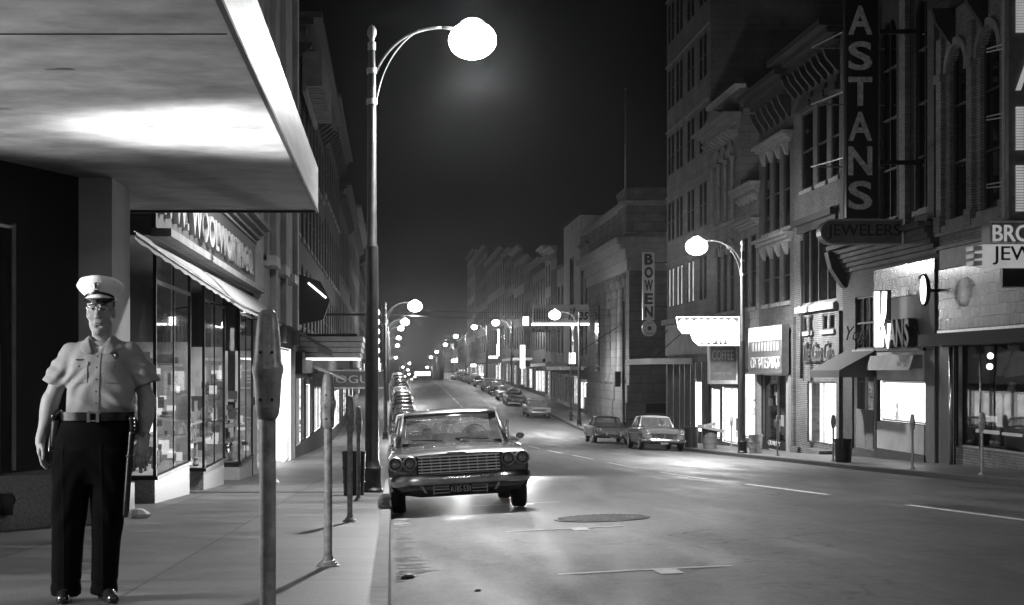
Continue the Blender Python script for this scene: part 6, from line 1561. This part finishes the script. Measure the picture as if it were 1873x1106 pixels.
# folds
zz, xx, yy_ = Z, X, Y
f1 = np.sin((xx*26+(zz-1.1)*34)+2*np.sin(yy_*18+zz*9))*np.exp(-((zz-1.16)/.085)**2)*.009
f2 = np.sin((xx-.02)*70-(zz)*42+np.sin(zz*31)*1.3)*np.exp(-(((xx+.08)/.11)**2))*np.exp(-((zz-1.32)/.13)**2)*.0075
f3 = np.sin(zz*95+xx*25+np.sin(yy_*30)*1.2)*(np.exp(-((xx+.2)/.06)**2)+np.exp(-((xx-.36)/.06)**2))*.006*np.exp(-((zz-1.37)/.09)**2)
f4 = np.sin((xx-.2)*48+(zz)*66+np.sin(zz*20+xx*12)*1.6)*np.exp(-(((xx-.22)/.10)**2))*np.exp(-((zz-1.24)/.13)**2)*.006
f5 = (np.sin(xx*13+zz*17+yy_*9)+np.sin(xx*29-zz*23+1.3))*.0022
s1.F = (s1.F+f1+f2+f3+f4+f5).astype(np.float32)
# hollow the sleeves a little so the arms emerge from inside
s1.cone((-.165,.004,1.33),(-.215,.01,1.22),.062,.066,.004,'s'); s1.cone((.332,.004,1.33),(.372,.012,1.22),.06,.066,.004,'s')
shirt = sdf_obj(s1, 'shirt', M_shirt, R, PO)
def on_front(x, z):  # y of the shirt surface at x, z
    fi = (x-s1.lo[0])/s1.h; fk = (z-s1.lo[2])/s1.h; i = int(fi); k = int(fk); a = fi-i; b = fk-k
    c_ = s1.F[i, :, k]*(1-a)*(1-b)+s1.F[i+1, :, k]*a*(1-b)+s1.F[i, :, k+1]*(1-a)*b+s1.F[i+1, :, k+1]*a*b
    j = np.nonzero(c_ < 0)[0]
    if not len(j) or j[0] == 0: return -.13
    j = j[0]; t = c_[j-1]/(c_[j-1]-c_[j]); return float(s1.ax[1][j-1]+s1.h*t)
def patch(name, m, pts, t, parent, n=6):
    """thin panel following the shirt front: pts = list of (x,z) rows"""
    mb = MB(); n = len(pts[0]); vs = []
    for off in (0, -t):
        for row in pts:
            for (x, z) in row: vs.append(W((x, on_front(x, z)-.0015+off, z)))
    r = len(pts); fs = []
    for i in range(r-1):
        for j in range(n-1):
            a = i*n+j; fs.append((a+r*n, a+1+r*n, a+n+1+r*n, a+n+r*n))
    bd = [(0, j) for j in range(n)]+[(i, n-1) for i in range(1, r)]+[(r-1, j) for j in range(n-2, -1, -1)]+[(i, 0) for i in range(r-2, 0, -1)]
    for q in range(len(bd)):
        a = bd[q][0]*n+bd[q][1]; b = bd[(q+1) % len(bd)][0]*n+bd[(q+1) % len(bd)][1]; fs.append((a, b, b+r*n, a+r*n))
    mb._add(vs, fs); return mb.build(name, m, parent, smooth=True, angle=60)
def grid(x0, x1, z0, z1, n=13, r=12, skew=0): return [[(x0+(x1-x0)*j/(n-1)+skew*(i/(r-1)), z0+(z1-z0)*i/(r-1)) for j in range(n)] for i in range(r)]
patch('pocket', M_shirt, grid(.135, .235, 1.30, 1.415), .003, shirt); 
patch('pocket_flap', M_shirt, [[(.13+.11*j/6, 1.425-(.012+.02*(1-abs(j-3)/3))*i) for j in range(7)] for i in (1.6, 1, 0)], .005, shirt)
patch('pocket', M_shirt, grid(-.075, .025, 1.30, 1.415), .003, shirt)
patch('pocket_flap', M_shirt, [[(-.08+.11*j/6, 1.425-(.012+.02*(1-abs(j-3)/3))*i) for j in range(7)] for i in (1.6, 1, 0)], .005, shirt)
patch('button_placket', M_shirt, grid(.062, .094, 1.12, 1.475, 4, 24, .008), .0022, shirt)
mb = MB()
for z in (1.455, 1.39, 1.32, 1.25, 1.18): x = .078+.006*(z-1.12)/.35; mb.disc(W((x, on_front(x, z)-.0045, z)), .0058, 'y', 12, .0015)
for x in (.185, -.025): mb.disc(W((x, on_front(x, 1.40)-.0085, 1.398)), .0052, 'y', 12, .0015)
mb.build('button', M_trimdark, shirt)
# collar leaves
for s_ in (-1, 1):
    cx = .083
    P1 = [(cx+s_*.022,-.118,1.468),(cx+s_*.050,-.104,1.528),(cx+s_*.066,-.050,1.572),(cx+s_*.066,.03,1.590)]
    P2 = [(cx+s_*.060,-.130,1.462),(cx+s_*.112,-.112,1.492),(cx+s_*.108,-.048,1.540),(cx+s_*.098,.035,1.562)]
    vs = []
    for t in (0, 1):
        for a in (P1, P2):
            for p in a: 
                yy0 = min(p[1], on_front(p[0], min(p[2], 1.53))-.006) if p[1] < -.09 else p[1]
                vs.append(W((p[0], yy0-.004*t, p[2]+.004*t)))
    fs = []
    for q in range(3): fs += [(q,q+1,q+5,q+4),(q+8,q+9,q+13,q+12),(q,q+1,q+9,q+8),(q+4,q+5,q+13,q+12)]
    fs += [(0,4,12,8),(3,7,15,11)]
    mb = MB(); mb._add(vs, fs); cl = mb.build('collar_leaf', M_shirt, shirt, smooth=True); sm_ = cl.modifiers.new('soften', 'SUBSURF'); sm_.levels = sm_.render_levels = 2
    mb = MB(); mb.prism([W((cx+s_*.105,-.03,1.540)), W((cx+s_*.105,.03,1.542)), W((cx+s_*.20,.035,1.508)), W((cx+s_*.20,-.035,1.505))], (0,0,.013)); mb.build('shoulder_strap', M_shirt, shirt)
us = Field((-.02,-.16,1.40),(.19,.1,1.58), .006); us.ell((.083,-.01,1.46),(.075,.088,.10),0); us.ell((.083,-.05,1.60),(.062,.12,.085),.008,'s'); sdf_obj(us, 'undershirt', M_undershirt, R, PO)
# badge, name plate
mb = MB(); c = W((.188, on_front(.188, 1.462)-.008, 1.462)); mb.disc(c, .019, 'y', 8, .006, .023); mb.ball((c[0], c[1]-.002, c[2]), .009,.004,.009,10,6); mb.build('badge', M_chrome, R)
mb = MB(); y_ = on_front(-.03, 1.435)-.006; mb.box(*[POX+v for v in (-.045,-.0)], POY+y_, POY+y_+.004, POZ+1.433, POZ+1.44); mb.build('name_bar', M_chrome, R)

# --- trousers
t1 = Field((-.27,-.22,.02),(.34,.22,1.14), .0075)
t1.column([(.035,-.128,.0,.088,.10),(.10,-.130,.012,.086,.098),(.35,-.122,.02,.093,.102),(.62,-.106,.01,.112,.118),(.72,-.095,.005,.122,.125),(.9,-.062,0,.15,.132)], 0, 2.2)
t1.column([(.045,.098,.0,.078,.098),(.10,.098,.012,.077,.096),(.35,.108,.02,.084,.102),(.62,.128,.01,.110,.118),(.72,.135,.005,.118,.125),(.9,.12,0,.145,.132)], .012, 2.2)
t1.column([(.70,.018,.0,.20,.10),(.78,.026,.0,.228,.130),(.88,.034,.0,.240,.138),(1.0,.046,0,.228,.136),(1.07,.058,0,.212,.132),(1.105,.062,0,.208,.132)], .03, 2.3)
X = t1.ax[0][:, None, None]; Y = t1.ax[1][None, :, None]; Z = t1.ax[2][None, None, :]
g1 = np.sin(Z*70+X*30+np.sin(Y*25)*1.5)*np.exp(-((Z-.09)/.07)**2)*.003
g2 = np.sin((np.abs(X-.02)-.1)*60+Z*28+np.sin(Z*15))*np.exp(-((Z-.62)/.18)**2)*.0035
g3 = -np.exp(-((np.abs(X-np.where(X < .01, -.122, .108)))/.006)**2)*.004*(Y < 0)*(Z < .95)
t1.F = (t1.F+g1+g2+g3).astype(np.float32)
sdf_obj(t1, 'trousers', M_trouser, R, PO)
mb = MB(); 
# --- belt, buckle and gear
def belt_ring(z, g=0): return [W((.062+(.214+g)*math.copysign(abs(math.cos(t))**.87, math.cos(t)), (.142+g)*math.copysign(abs(math.sin(t))**.87, math.sin(t)), z-.012*math.cos(t)*0)) for t in [2*PI*k/48 for k in range(48)]]
mb.rings([belt_ring(1.078), belt_ring(1.078, .008), belt_ring(1.128, .010), belt_ring(1.128)], cap=False); belt = mb.build('belt', M_leather, R, smooth=True, angle=40)
mb = MB(); x0, y0 = POX+.066, POY-.160
for a, b in ((-.038,-.020),(.016,.034)): mb.box(x0+a, x0+b, y0-.006, y0+.006, POZ+1.07, POZ+1.134)
mb.box(x0-.02, x0+.016, y0-.004, y0+.002, POZ+1.122, POZ+1.13); mb.box(x0-.02, x0+.016, y0-.004, y0+.002, POZ+1.074, POZ+1.082); mb.build('buckle', M_signwhite if False else M_alu, belt)
hl = Field((-.27,-.14,.82),(-.10,.14,1.14), .007); hl.cone((-.175,-.02,1.08),(-.20,-.01,.90),.038,.030,.02); hl.cone((-.165,-.03,1.12),(-.185,-.07,1.10),.024,.02,.015); sdf_obj(hl, 'holster', M_leather, belt, PO)
hl = Field((.22,-.16,.92),(.37,.14,1.14), .007); hl.ell((.285,-.05,1.04),(.032,.045,.055),.01); hl.cone((.275,-.09,1.09),(.29,-.09,.97),.017,.013,.01); sdf_obj(hl, 'pouch', M_leather, belt, PO)
mb = MB()
for k in range(7): mb.ball(W((.296+.004*math.sin(k), -.10, 1.09-.022*k)), .006,.006,.009,8,6)
mb.build('key_chain', M_chrome, belt, smooth=True)
# --- shoes
for (x0, ang, dz) in ((-.13, .10, 0), (.11, .42, .0)):
    f2 = Field((x0-.2,-.28,-.005),(x0+.24,.14,.13), .006)
    def rt(p): a = ang; return (x0+p[0]*math.cos(a)-p[1]*math.sin(a), p[0]*math.sin(a)+p[1]*math.cos(a), p[2])
    heel = rt((0,.06,.04)); mid = rt((0,-.05,.045)); toe = rt((0,-.165,.032))
    f2.cone(heel, mid, .038, .044, .02); f2.cone(mid, toe, .045, .038, .02); f2.cone(rt((0,.04,.08)), rt((0,.02,.05)), .042,.045,.03)
    ZZ = f2.ax[2][None, None, :]; f2.F = np.maximum(f2.F, .012-ZZ).astype(np.float32)
    sh = sdf_obj(f2, 'shoe', M_leather, R, PO)
    mb = MB(); pts = []
    for k in range(24):
        t = 2*PI*k/24; c_ = math.cos(t); s_ = math.sin(t); yy_2 = -.052+.152*s_*-1; wdt = .043 if s_ > 0 else .040
        pts.append(W(rt((wdt*c_*(1-.12*max(0, -s_)), yy_2, .001))))
    mb.prism(pts, (0,0,.014)); mb.build('sole', M_rubber, sh)
# --- cap
cap = None
def cring(rx, ry, z, cy=0, tilt=0, n=48, oct_=0): 
    out = []
    for k in range(n):
        t = 2*PI*k/n; m_ = 1+oct_*(math.cos(8*t)*.5)
        x = rx*m_*math.cos(t); y = cy+ry*m_*math.sin(t); out.append(W((hx+x, y, z-tilt*y+.05*x*0)))
    return out
mb = MB(); mb.rings([cring(.088,.105,1.783,.008,.10), cring(.091,.108,1.80,.008,.12), cring(.095,.112,1.818,.006,.16), cring(.118,.130,1.840,.002,.22,oct_=.015), cring(.137,.146,1.866,-.004,.28,oct_=.03), cring(.139,.148,1.872,-.004,.29,oct_=.03), cring(.130,.138,1.888,-.004,.31,oct_=.03), cring(.08,.085,1.902,-.004,.32), cring(.01,.01,1.906,-.004,.3)])
cap = mb.build('cap', M_cloth_white, R, smooth=True, angle=60)
mb = MB(); mb.rings([cring(.0905,.1075,1.786,.008,.11), cring(.0935,.1105,1.787,.008,.11), cring(.0955,.1125,1.806,.007,.14), cring(.0925,.1095,1.806,.007,.14)], cap=False); mb.build('cap_band', M_cloth_white, cap)
def arcs(r0, r1, z0, z1, a0=200, a1=340, n=20, bulge=0.0):
    rows = []
    for k in range(n+1):
        t = math.radians(a0+(a1-a0)*k/n); rows.append(((hx+r0*.85*math.cos(t), .008+r0*math.sin(t), z0), (hx+r1*.85*math.cos(t)*.97, .008+r1*math.sin(t), z1)))
    return rows
# visor, drooping crescent with a thin bright edge
vs = []; n = 20
for k in range(n+1):
    t = math.radians(198+144*k/n); q = math.sin(math.radians(180*k/n))
    p0 = (hx+.0945*math.cos(t), .008+.112*math.sin(t), 1.802); p1 = (hx+(.0945+.012*q)*math.cos(t), .008+(.113+.052*q)*math.sin(t), 1.796-.030*q)
    vs.append((p0, p1))
mb = MB(); rows = [[W(a), W(tuple((a[i]+b[i])/2+(0,0,.006)[i] for i in range(3))), W(b), W((b[0], b[1], b[2]-.003)), W((a[0], a[1], a[2]-.012))] for a, b in vs]
mb.rings(rows, closed=True, cap=True); mb.build('visor', M_leather, cap, smooth=True, angle=40)
mb = MB(); rows = []
for k in range(n+1):
    t = math.radians(205+130*k/n); q = math.sin(math.radians(180*k/n)); rr_ = (.0975, .1155)
    c0 = (hx+rr_[0]*math.cos(t), .008+rr_[1]*math.sin(t)-.003*q, 1.800+.024*q)
    rows.append([W(c0), W((c0[0], c0[1]-.003, c0[2])), W((c0[0], c0[1]-.004, c0[2]+.014)), W((c0[0], c0[1], c0[2]+.014))])
mb.rings(rows); mb.build('chin_strap', M_leather, cap, smooth=True, angle=40)
cb_y = -.130
mb = MB(); mb.rings([[W((hx+rx*math.cos(2*PI*k/16), cb_y-.004+dy-(z-1.86)*.35, z+rz*math.sin(2*PI*k/16))) for k in range(16)] for dy, rx, rz, z in ((.02,.016,.022,1.872),(-.004,.016,.022,1.872),(-.008,.011,.016,1.872),(-.009,.003,.004,1.872))]); mb.build('cap_badge', M_chrome, cap)
mb = MB(); mb.box(POX+hx-.014, POX+hx+.014, POY+cb_y-.002, POY+cb_y+.03, POZ+1.838, POZ+1.847); mb.build('cap_badge_bar', M_black, cap)
# --- eyeglasses
mb = MB()
for s_ in (-1, 1):
    pts = [W((hx+s_*.034+.0225*math.copysign(abs(math.cos(t))**.75, math.cos(t)), -.1075+.25*abs(.0225*math.cos(t)*s_+.034*1)*.3, 1.734+.0165*math.copysign(abs(math.sin(t))**.8, math.sin(t)))) for t in [2*PI*k/24 for k in range(25)]]
    mb.tube(pts, .0011, 6); mb.tube([W((hx+s_*.0565,-.1035,1.742)), W((hx+s_*.074,-.085,1.742)), W((hx+s_*.083,.0,1.736))], .0016, 6)
    mb.tube([W((hx+s_*.012,-.1075,1.745)), W((hx+s_*.03,-.1085,1.7515)), W((hx+s_*.055,-.104,1.747))], .0024, 6)
mb.tube([W((hx-.012,-.108,1.744)), W((hx,-.111,1.746)), W((hx+.012,-.108,1.744))], .0014, 6); mb.build('eyeglasses', M_chrome, R, smooth=True)
# --- wrist watch and ring
mb = MB(); mb.rings([[W((.341+.034*math.cos(2*PI*k/24)*q, -.014+.031*math.sin(2*PI*k/24)*q, z)) for k in range(24)] for q, z in ((1,.985),(1.07,.987),(1.07,1.003),(1,1.005))], cap=False)
mb.disc(W((.341,-.052,.995)), .015, 'y', 18, .007); mb.build('wrist_watch', M_chrome, R, smooth=False)
# --- nightstick hanging from the belt: its own thing
T = thing('nightstick', 'long black nightstick hanging beside the policeman from his belt', 'nightstick', W((.262,-.09,.52)))
mb = MB(); mb.tube([W((.285,-.12,1.03)), W((.283,-.12,1.0)), W((.275,-.12,.9)), W((.272,-.12,.88)), W((.250,-.12,.55)), W((.247,-.12,.515)), W((.2465,-.12,.508))], [.014,.018,.017,.0185,.0195,.017,.006], 14); mb.build('shaft', M_leather, T, smooth=True)
mb = MB(); mb.tube([W((.272,-.12,.875)), W((.271,-.12,.862))], .0215, 14); mb.build('ring', M_rubber, T, smooth=True)
# ---------------------------------------------------------------- haze
mb = MB(); mb.box(-70, 130, -45, 1180, -45, 60)
hz = mb.build('haze', mat('tmp_haze', .5, var=0)); tag(hz, kind='stuff')
hm = bpy.data.materials.new('haze_air'); hm.use_nodes = True; n = hm.node_tree.nodes; n.remove(n['Principled BSDF'])
pv = n.new('ShaderNodeVolumePrincipled'); pv.inputs['Color'].default_value = G(.9); pv.inputs['Density'].default_value = HAZE_DENSITY; pv.inputs['Anisotropy'].default_value = .9
hm.node_tree.links.new(pv.outputs[0], n['Material Output'].inputs['Volume'])
hz.data.materials[0] = hm
